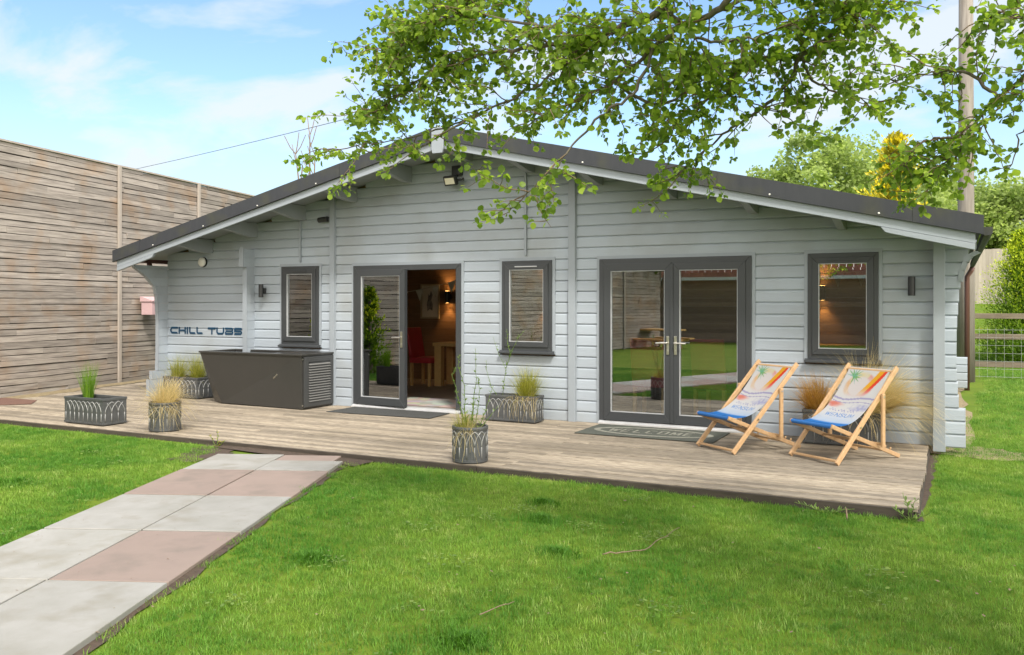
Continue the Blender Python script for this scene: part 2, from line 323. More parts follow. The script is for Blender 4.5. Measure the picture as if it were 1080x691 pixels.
# ------------------------------------------------------------------ path
pth = MB(); rows = [(-.42, .02, (1,1)), (.02, 1.02-.44, None)]
L0 = [-.40, .50, 1.53, 2.57, 3.60, 4.63, 5.66, 6.70, 7.73, 8.76, 9.8, 10.8, 11.8, 12.8]
cols = {0: ('p','p'), 1: ('k','k'), 2: ('p','p'), 3: ('k','p'), 4: ('p','p'), 5: ('p','k'), 6: ('k','p'), 7: ('p','p'), 8: ('k','k'), 9: ('p','p'), 10: ('p','k'), 11: ('p','p'), 12: ('k','p')}
for i in range(len(L0)-1):
    for c, (o0, o1) in enumerate(((.0, .671), (.682, 1.353))):
        a0, a1 = L0[i] + .009, L0[i+1] - .009
        if i == 0: a0 = .03 if c == 0 else -.30
        cs = [PR0 + pd*a + pn*o for a, o in ((a0,o0),(a0,o1),(a1,o1),(a1,o0))]
        z = .118 + random.uniform(-.003, .003); bv = .003
        cen = sum(cs, Vector((0,0)))/4
        top = [q + (cen-q).normalized()*bv for q in cs]
        v = [(q.x,q.y,.045) for q in cs] + [(q.x,q.y,z-.003) for q in cs] + [(q.x,q.y,z) for q in top]
        f = [(0,1,5,4),(1,2,6,5),(2,3,7,6),(3,0,4,7),(4,5,9,8),(5,6,10,9),(6,7,11,10),(7,4,8,11),(8,9,10,11)]
        pth.add(v, f, random.random(), 0 if cols[i][c] == 'p' else 1)
cs = [PR0 + pd*a + pn*o for a, o in ((-.30,.10),(-.30,.672),(.02,.672),(.02,.10))]
pth.add([(q.x,q.y,.045) for q in cs] + [(q.x,q.y,.112) for q in cs], [(0,1,5,4),(1,2,6,5),(2,3,7,6),(3,0,4,7),(4,5,6,7)], .5, 1)
tag(pth.build('path', [M['slab_pale'], M['slab_pink']]), kind='structure')
pb = MB(); cs = [PR0 + pd*a + pn*o for a, o in ((-.28,.012),(-.28,1.34),(12.7,1.34),(12.7,.012))]
pb.add([(q.x,q.y,.03) for q in cs] + [(q.x,q.y,.092) for q in cs], [(0,1,5,4),(1,2,6,5),(2,3,7,6),(3,0,4,7),(4,5,6,7)])
tag(pb.build('path_bedding', M['soil']), kind='structure')

# ------------------------------------------------------------------ deck
dk = empty('timber_deck', (-6.5,-1.6,0), label='weathered grey brown timber decking platform in front of the grey log cabin', cat='deck')
db = MB(); BW = .1005; y = -3.16
FX = lambda yy: -13.55 - .2246*(yy+.4)         # fence foot line
ends = []
while y < .02:
    x = -.232 + .008*math.sin(y*3) + random.uniform(-.005,.005); x0 = FX(y) + .25
    while x > x0:
        ln = random.uniform(3.0, 4.8); xa = max(x0, x - ln)
        if xa - x0 < .6: xa = x0
        dz = random.uniform(-.0025, .0025)
        db.box(xa+.002-(-6.5), x-.002-(-6.5), y+.006+1.6, y+BW-.006+1.6, .112, .14+dz, random.random())
        x = xa
    y += BW
for k in range(20):                             # strip beside the cabin
    yy = .02 + k*BW
    db.box(FX(yy)+.25+6.5, -11.62+6.5, yy+.0035+1.6, yy+BW-.0035+1.6, .112, .14+random.uniform(-.0025,.0025), random.random())
jm = MB(); jm.box(-12.6+6.5,-.262+6.5,-3.15+1.6,-.03+1.6,.094,.104); jm.build('under_deck_shade', M['fence_back_deck_shade'], dk)  # solid dark sheet, added to give the board gaps their shade
db.build('deck_boards', M['deck'], dk, bevel=.003)
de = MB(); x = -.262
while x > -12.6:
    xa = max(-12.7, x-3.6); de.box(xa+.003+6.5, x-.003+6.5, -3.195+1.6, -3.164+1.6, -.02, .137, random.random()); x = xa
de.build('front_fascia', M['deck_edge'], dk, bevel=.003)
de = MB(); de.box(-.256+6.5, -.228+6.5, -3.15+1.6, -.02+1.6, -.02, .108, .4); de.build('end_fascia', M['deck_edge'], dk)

# ------------------------------------------------------------------ tall slatted fence on the left
FZ = 4.2
def slat_fence(name, label, p0, p1, z0, z1, seed, posts, cat='fence'):
    """p0->p1 in plan; slats on the side that faces +X"""
    random.seed(seed)
    d = Vector((p1[0]-p0[0], p1[1]-p0[1])); ln = d.length; ang = math.atan2(d.y, d.x)
    root = empty(name, (p0[0], p0[1], 0), ang, label, cat)
    b = MB(); b.box(0, ln, .03, .05, z0+.03, z1-.03); b.build('backing', M['fence_back_deck_shade'], root)
    sl = MB(); z = z0
    while z < z1 - .02:
        h = random.uniform(.088, .116); x = -random.uniform(0, 2)
        h = min(h, z1 - z)
        while x < ln:
            x1 = min(ln, x + random.uniform(1.6, 3.6)); xs = max(0, x)
            if x1 > xs + .02:
                t = random.random(); bow = [random.uniform(-.008, .006) for _ in range(3)]
                y0 = random.uniform(-.012, .004); tl = random.uniform(-.006, .006)
                n = 3
                v = []
                for i in range(n+1):
                    xx = xs + .002 + (x1-xs-.004)*i/n; bz = bow[i % 3]
                    v += [(xx, y0, z+bz), (xx, y0-.001+tl, z+h-.011+bz), (xx, y0+.022, z+h-.011+bz), (xx, y0+.022, z+bz)]
                f = [(i*4+j, i*4+(j+1)%4, (i+1)*4+(j+1)%4, (i+1)*4+j) for i in range(n) for j in range(4)] + [(0,1,2,3), (n*4+3,n*4+2,n*4+1,n*4)]
                sl.add(v, f, t)
            x = x1
        z += h
    sl.build('slats', M['fence'], root)
    for pz in posts:
        pm = MB(); pm.box(pz-.04, pz+.04, -.05, -.014, z0-.02, z1+.02, .5); pm.build('cover_strip', M['fence_post'], root, bevel=.004)
    cp = MB(); cp.box(0, ln, -.03, .07, z1, z1+.03); cp.build('capping', M['fence_post'], root)
    return root
fA, fB = (-9.4, -19.5), (-15.2, 8.5)             # runs past the camera and behind the cabin
fdir = Vector((fB[0]-fA[0], fB[1]-fA[1])); 
# the visible face line passes through (-13.31,-1.62) and (-14.14,2.08)
nA, nB = (-13.31+.2246*18, -19.62), (-13.31-.2246*10.5, 8.88)
fl = (Vector(nB)-Vector(nA)).length; tpos = lambda yy: (yy+19.62)/28.5*fl
slat_fence('slatted_fence', 'very tall weathered grey brown horizontal slat fence beside the decking', nA, nB, .12, 4.17, 3,
           [tpos(v) for v in (1.0, 3.41, 6.0, -2.5, -6.2, -9.9, -13.6, -17.3)])
random.seed(11)
s = MB(); patch(s, [(FX(-3.4)+.02,-3.4), (FX(-3.4)+.38,-3.4), (FX(-1)+.42,-1), (FX(1)+.36,1), (FX(3)+.36,3), (FX(3)+.02,3)], .06, 18, .05)
tag(s.build('straw_strip', M['straw'], fixn=False), kind='structure')

# ------------------------------------------------------------------ log cabin
XL, XR, XC = -11.455, -.192, -5.765
cab = empty('log_cabin', (0,0,0), label='wide pale grey log cabin with a low black gabled roof and dark window frames', cat='cabin')
zb = lambda x: 3.575 - .2337*abs(x-XC)          # under side of the bargeboard
zs = lambda x: zb(x) + .145                      # under side of the roof boards
PITCH = .1365
WIN = [(-9.016,-8.306), (-5.268,-4.552), (-1.447,-.725)]
WZ0, WZ1 = .98, 2.17
DOOR = [(-7.672,-5.891,.13,2.155), (-3.907,-2.059,.13,2.165)]
TR = .04                                        # pale trim round each opening
OPEN = [(a-TR, b+TR, WZ0-.01, WZ1+TR) for a, b in WIN] + [(a-TR, b+TR, -1, d+TR) for a, b, c, d in DOOR]
def board(mb, x0, x1, z0, h=PITCH, y=0., tone=.5, thick=.06):
    pr = [(y+.013,z0),(y+.011,z0+.004),(y-.003,z0+.009),(y-.005,z0+.016),(y-.002,z0+h-.022),(y+.004,z0+h-.006),(y+.013,z0+h-.001),(y+.013,z0+h),(y+thick,z0+h),(y+thick,z0)]
    mb.prism(pr, 'x', x0, x1, tone)
wl = MB(); z = .128; random.seed(5)
while z < 3.70:
    zm = z + PITCH*.5; half = (3.575+.16-zm)/.2337 if zm > 2.2 else 99
    a, b = max(XL, XC-half), min(XR, XC+half)
    if b - a > .15:
        iv = [(a,b)]
        for o in OPEN:
            if o[2] < z + PITCH*.6 and o[3] > z + PITCH*.4 or (o[2] < zm < o[3]):
                nv = []
                for p, q in iv:
                    if o[1] <= p or o[0] >= q: nv.append((p,q))
                    else:
                        if o[0] > p: nv.append((p,o[0]))
                        if o[1] < q: nv.append((o[1],q))
                iv = nv
        for p, q in iv:
            if q - p > .02: board(wl, p, q, z, tone=random.random())
    z += PITCH
wl.build('wall', M['siding'], cab, smooth=False)
bk = MB()                                      # solid wall behind the boards, with the openings left out
xs = sorted({XL, XR, XC, *[o[0] for o in OPEN], *[o[1] for o in OPEN]})
for i in range(len(xs)-1):
    p, q = xs[i], xs[i+1]; cx = (p+q)/2
    op = [o for o in OPEN if o[0] < cx < o[1]]
    segs = [(0, None)] if not op else [(0 if op[0][2] > 0 else None, op[0][2]), (op[0][3], None)]
    for z0, z1 in segs:
        if z0 is None: continue
        if z1 is None: bk.prism([(p,z0),(q,z0),(q,zs(q)),(p,zs(p))], 'y', .058, .115)
        else: bk.box(p, q, .058, .115, z0, z1)
bk.build('wall_core', M['inwall'], cab)
# side and rear walls, inner lining, floor, partition
HD = 7.2
for x0, x1 in ((XL, XL+.10), (XR-.10, XR)):
    m = MB(); z = .128
    while z < 2.32:
        if x0 > -5: m.box(x1-.05, x1-random.uniform(0,.004), .06, HD, z, z+PITCH-.008, random.random())
        else: m.box(x0+random.uniform(0,.004), x0+.05, .06, HD, z, z+PITCH-.008, random.random())
        z += PITCH
    m.build('side_wall', M['siding'], cab)
    m = MB(); z = .17
    while z < 2.36:
        xx = (x0-.05+.001, x0+.03) if x0 > -5 else (x1-.03, x1+.05-.001)
        m.box(xx[0], xx[1], .12, HD-.1, z, z+.128, random.random()); z += .13
    m.build('side_lining', M['inwall'], cab)
m = MB(); m.prism([(XL,.0),(XR,.0),(XR,2.38),(XC,3.70),(XL,2.38)], 'y', HD-.06, HD); m.build('rear_wall', M['siding'], cab)
m = MB(); z = .17
while z < 3.5:
    half = (3.66-z-.06)/.2337; a, b = max(XL+.14, XC-half), min(XR-.14, XC+half)
    if b-a > .1: m.box(a, b, 4.0, 4.05, z, z+.138, random.random())
    z += .14
m.build('inner_wall', M['inwall'], cab)
m = MB(); z = .17
while z < 3.2:
    m.box(-4.31, -4.25, .12, 3.99, z, z+.138, random.random()); z += .14
m.build('partition', M['inwall'], cab)
m = MB(); y = .12
m.box(XL+.02, XR-.02, .02, HD-.02, 0, .15)
for i, xx in enumerate(np.arange(XL+.06, XR-.06, .15)):
    yy = -random.uniform(0, 1)
    while yy < 3.98:
        y1 = min(3.985, yy+random.uniform(1.2,2.2)); m.box(xx, min(xx+.148, XR-.06), max(.02,yy)+.001, y1-.001, .15, .17, random.random()); yy = y1
m.build('floor', M['infloor'], cab)

# roof: boards, felt, verge trim, bargeboards
YV, YB = -.78, HD+.55; XE = 5.95
for sgn in (-1, 1):
    e = XC + sgn*XE
    m = MB(); n = 26
    for i in range(n):
        d0, d1 = XE*i/n, XE*(i+1)/n-.004
        a, b = XC+sgn*d0, XC+sgn*d1
        m.prism([(a,zb(a)+.15),(b,zb(b)+.15),(b,zb(b)+.172),(a,zb(a)+.172)], 'y', YV+.047, YB-.02, random.random())
    m.build('roof_boards', M['soffit'], cab)
    m = MB(); m.prism([(XC,zb(XC)+.175),(e+sgn*.05,zb(e)+.163),(e+sgn*.05,zb(e)+.225),(XC,zb(XC)+.24)], 'y', YV+.012, YB)
    m.build('roof', M['felt'], cab)
    m = MB()                                   # verge trim, in lapped lengths
    cuts = [0, 1.55, 3.5, 5.4, XE+.06]
    for i in range(4):
        a, b = XC+sgn*(cuts[i]+(.002 if i else .03)), XC+sgn*cuts[i+1]
        yo = -.012 - (.003 if i % 2 else 0)
        m.prism([(a,zb(a)+.096),(b,zb(b)+.096),(b,zb(b)+.278),(a,zb(a)+.278)], 'y', YV+yo, YV+.011)
        m.prism([(a,zb(a)+.098),(b,zb(b)+.098),(b,zb(b)+.106),(a,zb(a)+.106)], 'y', YV+yo-.008, YV+yo)
    m.build('verge_trim', M['felt'], cab)
    for d in (.75, 1.95, 3.0, 4.05, 5.1):
        m = MB(); x = XC+sgn*d; zc = zb(x)+.125
        m.lathe([(.0001,0),(.011,0),(.009,.006),(.0001,.009)], 8)
        m.v = [(x+px, YV-.016-pz, zc+py) for px, py, pz in m.v]
        m.build('bolt', M['white'], cab)
    m = MB(); a, b = XC+sgn*.0, e-sgn*.01
    m.prism([(a,zb(a)),(b,zb(b)),(b,zb(b)+.106),(a,zb(a)+.106)], 'y', YV+.013, YV+.045); m.build('bargeboard', M['trim'], cab, bevel=.003)
    m = MB(); a, b = XC+sgn*5.12, e-sgn*.012
    m.prism([(a,zb(a)-.012),(a+sgn*.02,zb(a)-.035),(a+sgn*.035,zb(a)-.055),(a+sgn*.08,zb(a)-.07),(b,zb(b)-.062),(b,zb(b)-.003),(a,zb(a)-.003)], 'y', YV+.008, YV+.05)
    m.build('bargeboard_foot', M['trim'], cab, bevel=.003)
m = MB(); m.prism([(XC-.07,3.50),(XC+.07,3.50),(XC+.085,3.56),(XC+.085,3.80),(XC,3.86),(XC-.085,3.80),(XC-.085,3.56)], 'y', YV-.045, YV-.0165)
m.build('finial', M['trim'], cab, bevel=.004)
m = MB(); m.prism([(XC-.13,3.80),(XC+.13,3.80),(XC+.03,3.845),(XC-.03,3.845)], 'y', YV+.02, YB); m.build('ridge_cap', M['felt'], cab)
# purlins
for k in range(-5, 6):
    x = XC + k*.94 + (-.02 if k else 0); t = zb(x)+.152; dp = .215
    m = MB()
    m.prism([(.02,t),(.02,t-dp),(-.16,t-dp),(-.26,t-dp+.015),(YV+.06,t-.125),(YV+.05,t)], 'x', x-.042, x+.042)
    m.build('purlin', M['soffit'], cab, bevel=.004)
# log ends at the right corner: front logs run past, side logs come forward behind a pale strip
m = MB(); z = .128; ri = [.100,.100,.10,.035,.028,.02,.015,.015,.018,.022,.03,.04,.055,.075,.12,.20]
random.seed(9)
for k in range(16):
    h = PITCH if z+PITCH < 2.27 else 2.27-z
    if h > .03: board(m, -.088, ri[k]+.004*random.random(), z, h, y=-.008, tone=random.random(), thick=.075)
    z += PITCH
m.build('log_ends', M['siding'], cab)
m = MB(); m.box(-.192, -.090, -.14, .06, .125, 2.42); m.build('corner_post', M['siding'], cab)
m = MB(); m.box(-.200, -.082, -.158, -.141, .10, .42); m.build('corner_strip', M['trim'], cab, bevel=.004)
m = MB(); m.box(-.196, -.086, -.156, -.141, .421, 2.33); m.build('corner_strip', M['trim'], cab, bevel=.004)
m = MB()
pts = [(.028,1.86),(.045,1.97),(.075,2.06),(.12,2.12),(.19,2.16)]
for i in range(len(pts)-1):
    (a0,b0),(a1,b1) = pts[i],pts[i+1]
    m.prism([(a0,b0),(a0+.05,b0-.02),(a1+.05,b1-.025),(a1,b1)], 'y', -.02, .09)
m.build('corner_bracket', M['trim'], cab, smooth=False)
m = MB(); z = .128
for k in range(4):                              # rear logs that run past the far corner
    board(m, -.2, .20, z, PITCH, y=HD-.1, tone=random.random()); z += PITCH
m.build('log_ends', M['siding'], cab)
# left corner: side logs come forward
m = MB(); z = .128; fy = [.36,.36,.30,.19,.185,.18,.18,.18,.18,.185,.19,.20,.22,.27,.40,.62,.70]
for k in range(17):
    h = min(PITCH, 2.23-z) - .006
    if h > .02: m.prism([(0,z),(-fy[k],z),(-(fy[k] if k < 12 else fy[min(k+1,16)]),z+h),(0,z+h)], 'x', XL-.055+random.uniform(0,.003), XL+.004, random.random()); m.box(XL-.05, XL-.002, -fy[k]+.01, 0, z-.004, z+.002, .1)
    z += PITCH
m.build('log_ends', M['siding'], cab)
m = MB()
for k in range(16):
    z0 = .128+k*PITCH
    if fy[k] < .75 and k < 16: m.prism([(-fy[k]-.014,z0),(-fy[k]+.0,z0),(-fy[min(k+1,16)],z0+PITCH),(-fy[min(k+1,16)]-.014,z0+PITCH)] if k > 12 else [(-fy[k]-.014,z0),(-fy[k]-.001,z0),(-fy[k]-.001,z0+PITCH),(-fy[k]-.014,z0+PITCH)], 'x', XL-.060, XL+.010)
m.build('corner_strip', M['trim'], cab)
# partition log ends between the sign and the narrow window
m = MB(); z = .128
for k in range(17):
    d = .16 if k < 15 else .235
    m.box(-9.645, -9.572, -d, .004, z, z+PITCH-.007, random.random()); m.box(-9.64, -9.576, -d+.012, .004, z-.007, z, .1); z += PITCH
m.build('log_ends', M['siding'], cab)
m = MB(); m.box(-9.652, -9.568, -.176, -.161, .12, 2.17); m.build('corner_strip', M['trim'], cab, bevel=.003); m = MB(); m.box(-9.654, -9.566, -.252, -.237, 2.172, 2.46); m.build('corner_strip', M['trim'], cab, bevel=.003)
# cover strips and conduits
for x, wd in ((-8.055,.085), (-4.275,.095)):
    m = MB(); m.box(x-wd/2, x+wd/2, -.042, -.004, .128, zb(x)+.14); m.box(x-wd/2+.025, x+wd/2+.012, -.022, -.003, .128, zb(x)+.14); m.build('cover_strip', M['trim'], cab, bevel=.004)
for x, z0, z1 in ((-8.66,2.235,2.84), (-4.927,2.235,3.30)):
    m = MB(); m.box(x-.016, x+.016, -.034, -.004, z0, z1); m.build('conduit', M['trim'], cab, bevel=.004)

# windows and doors
def ring(mb, x0, x1, z0, z1, wd, ya, yb, tone=.5, wb=None):
    wb = wb if wb is not None else wd
    mb.prism([(x0,z0),(x1,z0),(x1-wd,z0+wb),(x0+wd,z0+wb)], 'y', ya, yb, tone)
    mb.prism([(x0,z1),(x1,z1),(x1-wd,z1-wd),(x0+wd,z1-wd)], 'y', ya, yb, tone)
    mb.prism([(x0,z0),(x0+wd,z0+wb),(x0+wd,z1-wd),(x0,z1)], 'y', ya, yb, tone)
    mb.prism([(x1,z0),(x1-wd,z0+wb),(x1-wd,z1-wd),(x1,z1)], 'y', ya, yb, tone)
def frame_obj(name, parent, *a, m='upvc', bevel=.004, **k):
    q = MB(); ring(q, *a, **k); return q.build(name, M[m], parent, bevel=bevel)
for i, (a, b) in enumerate(WIN):
    wf = frame_obj('window', cab, a, b, WZ0+.03, WZ1, .062, -.030, .06)
    t = MB(); t.box(a-TR, a-.001, -.016, .03, WZ0-.005, WZ1+TR); t.box(b+.001, b+TR, -.016, .03, WZ0-.005, WZ1+TR); t.box(a-.001, b+.001, -.016, .03, WZ1+.001, WZ1+TR); t.build('surround', M['trim'], wf)
    frame_obj('sash', wf, a+.048, b-.048, WZ0+.078, WZ1-.048, .066, -.046, .045)
    frame_obj('seal', wf, a+.113, b-.113, WZ0+.143, WZ1-.113, .008, -.040, .01, m='upvc_seal', bevel=0)
    t = MB(); t.box(a+.12, b-.12, -.020, -.012, WZ0+.15, WZ1-.12); t.build('pane', M['glass'], wf)
    t = MB(); t.prism([(-.075,WZ0-.012),(-.075,WZ0+.012),(-.03,WZ0+.031),(.03,WZ0+.031),(.03,WZ0-.012)], 'x', a-.03, b+.03); t.build('sill', M['upvc'], wf, bevel=.003)
    t = MB(); t.box(a+.2, b-.2, -.058, -.0465, WZ1-.085, WZ1-.070); t.build('vent', M['upvc'] if i != 1 else M['upvc_seal'], wf, bevel=.002)
def handle(parent, x, y, z, dirx):
    t = MB(); t.box(x-.016, x+.016, y-.012, y, z-.12, z+.10); t.tube([(x,y-.012,z+.02),(x,y-.055,z+.02)], .011, 8); t.tube([(x,y-.05,z+.02),(x+dirx*.07,y-.054,z+.02),(x+dirx*.135,y-.05,z+.016)], .010, 8)
    t.tube([(x,y-.02,z-.075),(x,y-.012,z-.075)], .012, 8)
    t.build('handle', M['chrome'], parent, bevel=.002)
for i, (a, b, z0, z1) in enumerate(DOOR):
    q = MB(); wd = .075
    q.prism([(a,z1),(b,z1),(b-wd,z1-wd),(a+wd,z1-wd)], 'y', -.035, .07); q.prism([(a,z0),(a+wd,z0),(a+wd,z1-wd),(a,z1)], 'y', -.035, .07); q.prism([(b,z0),(b-wd,z0),(b-wd,z1-wd),(b,z1)], 'y', -.035, .07)
    df = q.build('double_door', M['upvc'], cab, bevel=.005)
    t = MB(); t.box(a-TR, a-.001, -.016, .03, .13, z1+TR); t.box(b+.001, b+TR, -.016, .03, .13, z1+TR); t.box(a-.001, b+.001, -.016, .03, z1+.001, z1+TR); t.build('surround', M['trim'], df)
    t = MB(); t.prism([(-.085,.142),(-.085,.165),(-.034,.182),(.10,.182),(.10,.142)], 'x', a+.002, b-.002); t.build('threshold', M['threshold'], df, bevel=.003)
    mid = -6.735 if i == 0 else (a+b)/2
    lv = [(a+.065, mid)] if i == 0 else [(a+.065, mid-.002), (mid+.002, b-.065)]
    before = set(df.children)
    for j, (p, q2) in enumerate(lv):
        frame_obj('door_leaf', df, p, q2, .19, z1-.062, .088, -.05, .02, wb=.105)
        frame_obj('seal', df, p+.087, q2-.087, .294, z1-.149, .008, -.043, -.01, m='upvc_seal', bevel=0)
        t = MB(); t.box(p+.094, q2-.094, -.022, -.014, .30, z1-.156); t.build('pane', M['glass'], df)
        if i == 0: handle(df, q2-.045, -.05, 1.13, -1)
        else: handle(df, q2-.044 if j == 0 else p+.044, -.05, 1.13, -1 if j == 0 else 1)
    if i == 0:                                  # this leaf stands a few degrees ajar, swung outwards about its hinge side
        piv = Matrix.Translation((a+.066, .02, 0)) @ Matrix.Rotation(R(-4), 4, 'Z') @ Matrix.Translation((-a-.066, -.02, 0))
        for ch in df.children:
            if ch not in before: ch.data.transform(piv)
    if i == 1:
        t = MB(); t.box(mid-.018, mid+.018, -.062, -.0505, .20, z1-.075); t.build('astragal', M['upvc'], df, bevel=.003)
    else:                                       # the leaf that stands open, swung into the room
        hx = b-.07; t = MB()
        for (yy0, yy1, zz0, zz1) in ((.08,.16,.2,z1-.07), (.76,.84,.2,z1-.07), (.161,.759,.2,.30), (.161,.759,z1-.16,z1-.07)): t.box(hx-.005, hx+.06, yy0, yy1, zz0, zz1)
        t.build('door_leaf', M['upvc'], df, bevel=.004)
        t = MB(); t.box(hx+.02, hx+.028, .161, .759, .301, z1-.161); t.build('pane', M['glass'], df)
# gutters and pipes
m = MB()
for y0 in (0,):
    prof = [(.25,2.27),(.25,2.35),(.325,2.35),(.325,2.29),(.30,2.27)]
    m.prism(prof, 'y', -.62, YB)
m.build('gutter', M['felt'], cab)
m = MB(); m.tube([(.29,7.55,2.27),(.26,7.55,2.2),(.20,7.55,2.1),(.20,7.55,0)], .045, 10); m.build('downpipe', M['brown_pipe'], cab, smooth=True)
m = MB(); m.box(XC-6.10, XC-6.02, -.70, YB, 2.28, 2.36); m.build('gutter', M['brown_pipe'], cab)
m = MB(); m.tube([(-11.75,-.12,2.28),(-11.70,-.12,2.16),(-11.62,-.10,2.02),(-11.585,-.08,1.4),(-11.575,-.05,.13)], .04, 10); m.build('downpipe', M['brown_pipe'], cab, smooth=True)

# ------------------------------------------------------------------ fittings on the front wall
def arrow_lamp(x, z, label):
    r = empty('wall_light', (x, -.006, z), 0, label, 'wall light', 'black up and down lights on the front wall')
    t = MB(); t.box(-.03, .03, -.05, 0, -.04, .04); t.build('bracket', M['black'], r, bevel=.003)
    t = MB(); t.lathe([(.034,-.10),(.036,-.098),(.036,.098),(.034,.10)], 20, (0,-.085,0)); t.build('housing', M['black'], r, smooth=False, bevel=.002)
arrow_lamp(-9.36, 1.81, 'black cylinder wall light between the log ends and the narrow window above the tub')
arrow_lamp(-.40, 1.80, 'black cylinder wall light near the pale corner strip, above a deckchair')
fl_ = empty('floodlight', (-5.93, -.006, 3.33), 0, 'black LED floodlight with sensor box high in the gable', 'floodlight')
t = MB(); t.box(-.065, .065, -.09, 0, .0, .13); t.build('sensor_box', M['black'], fl_, bevel=.008)
t = MB(); t.tube([(0,-.05,0),(0,-.10,-.05)], .018, 8); t.box(-.12,.10,-.14,-.115,-.07,-.055); t.build('bracket', M['black'], fl_)
hd = MB(); hd.box(-.13, .07, -.025, .025, -.065, .065); ho = hd.build('lamp_head', M['black'], fl_, bevel=.008); ho.location = (0,-.17,-.08); ho.rotation_euler = (R(22), 0, R(-6))
t = MB(); t.box(-.105, .045, -.030, -.0255, -.042, .042); t.build('lens', M['lens'], ho)
t = MB(); t.tube([(.07,-.16,-.09),(.15,-.15,-.07)], .010, 8); t.tube([(.15,-.15,-.07),(.16,-.149,-.068)], .022, 10); t.build('sensor_arm', M['black'], fl_)
bl = empty('bulkhead_light', (-10.64, -.006, 2.275), 0, 'round white bulkhead light under the eave purlin', 'outdoor light')
t = MB(); t.lathe([(.080,0),(.082,.015),(.078,.03)], 28); o = t.build('base_ring', M['black'], bl); o.rotation_euler = (R(90),0,0)
t = MB(); t.lathe([(.074,.028),(.074,.045),(.06,.064),(.035,.074),(.005,.078)], 28); o = t.build('diffuser', M['white'], bl, smooth=True); o.rotation_euler = (R(90),0,0)
cm = empty('security_camera', (-8.20, -.006, 2.845), 0, 'small black bullet security camera beside a pale cover strip', 'security camera')
t = MB(); t.box(.03,.10,-.05,0,-.035,.035); t.build('bracket', M['black'], cm, bevel=.004)
t = MB(); t.tube([(.09,-.06,.0),(-.06,-.075,-.012)], .038, 14); t.build('body', M['black'], cm, smooth=False)
t = MB(); t.tube([(-.0595,-.075,-.012),(-.066,-.0755,-.0125)], .026, 14); t.build('lens', M['chrome'], cm)

# CHILL TUBS lettering, extended squared letters; each stroke stands on the wall at a slightly different depth
sg = empty('cabin_sign', (-11.39, -.0065, 1.128), 0, 'navy blue CHILL TUBS lettering on the pale cabin wall', 'sign')
LH, ST = .112, .031
lt = MB(); dep = [0]
def stroke(poly, ox):
    dep[0] += 1; lt.prism([(ox+a, b) for a, b in poly], 'y', -.0040-.00025*(dep[0] % 7), .0)
def rect(x0, x1, z0, z1, ox): stroke([(x0,z0),(x1,z0),(x1,z1),(x0,z1)], ox)
def arcb(x0, z0, x1, z1, ox, side):            # squared bowl with cut corners
    pass
def let_C(ox, W=.20):
    c = .042; stroke([(0,c),(c,0),(W,0),(W-.02,ST),(c+.012,ST),(ST,c+.01),(ST,LH-c-.01),(c+.012,LH-ST),(W,LH-ST),(W,LH),(c,LH),(0,LH-c)], ox)
def let_H(ox, W=.185):
    rect(0,ST,0,LH,ox); rect(W-ST,W,0,LH,ox); rect(ST,W-ST,LH*.5-ST/2,LH*.5+ST/2,ox)
def let_I(ox): rect(0,ST,0,LH,ox)
def let_L(ox, W=.16):
    c = .03; stroke([(0,LH),(0,c),(c,0),(W,0),(W-.018,ST),(ST+.008,ST),(ST,ST+.008),(ST,LH)], ox)
def let_T(ox, W=.20):
    stroke([(0,LH-ST),(W*.5-ST/2,LH-ST),(W*.5-ST/2,0),(W*.5+ST/2,0),(W*.5+ST/2,LH-ST),(W-.018,LH-ST),(W,LH),(.0,LH)], ox)
def let_U(ox, W=.19):
    c = .036; stroke([(0,LH),(0,c),(c,0),(W-c,0),(W,c),(W,LH),(W-ST,LH),(W-ST,ST+.012),(W-ST-.012,ST),(ST+.012,ST),(ST,ST+.012),(ST,LH)], ox)
def let_B(ox, W=.195):
    c = .022; rect(0,W-c,0,ST*.9,ox); rect(0.0,W-c,LH-ST*.9,LH,ox); rect(.012,W-.03,LH*.5-ST*.42,LH*.5+ST*.42,ox); rect(0,ST*.8,ST*.9,LH*.5-ST*.42,ox); 
    stroke([(W-c,0),(W,c),(W,LH*.5-.012),(W-.012,LH*.5),(W-.03,LH*.5),(W-ST,LH*.5-.014),(W-ST,ST*.8),(W-c,ST*.8)], ox)
    stroke([(W-.016,LH*.5+.002),(W-.004,LH*.5+.014),(W-.004,LH-c),(W-c,LH),(W-ST,LH-ST*.8),(W-ST,LH*.5+.016)], ox)
def let_S(ox, W=.19):
    c = .028; stroke([(0,0),(W-c,0),(W,c),(W,LH*.5+ST*.5-c),(W-c,LH*.5+ST*.5),(ST,LH*.5+ST*.5),(ST,LH-ST),(W,LH-ST),(W-.016,LH),(c*.8,LH),(0,LH-c*.8),(0,LH*.5-ST*.45),(W-ST,LH*.5-ST*.45),(W-ST,ST),(.016,ST)], ox)
ADV = ((let_C,.222),(let_H,.21),(let_I,.062),(let_L,.185),(let_L,.185),(None,.10),(let_T,.212),(let_U,.215),(let_B,.215),(let_S,.20))
SCX = 1.575/sum(a for _, a in ADV); x = .0
for fn, adv in ADV:
    if fn:
        lt = MB(); fn(x)
        if fn is let_S: rect(.205+x,.221+x,LH-.012,LH+.006,0)
        lo = lt.build('letter', M['navy'], sg); lo.scale = (SCX, 1, 1)
    x += adv

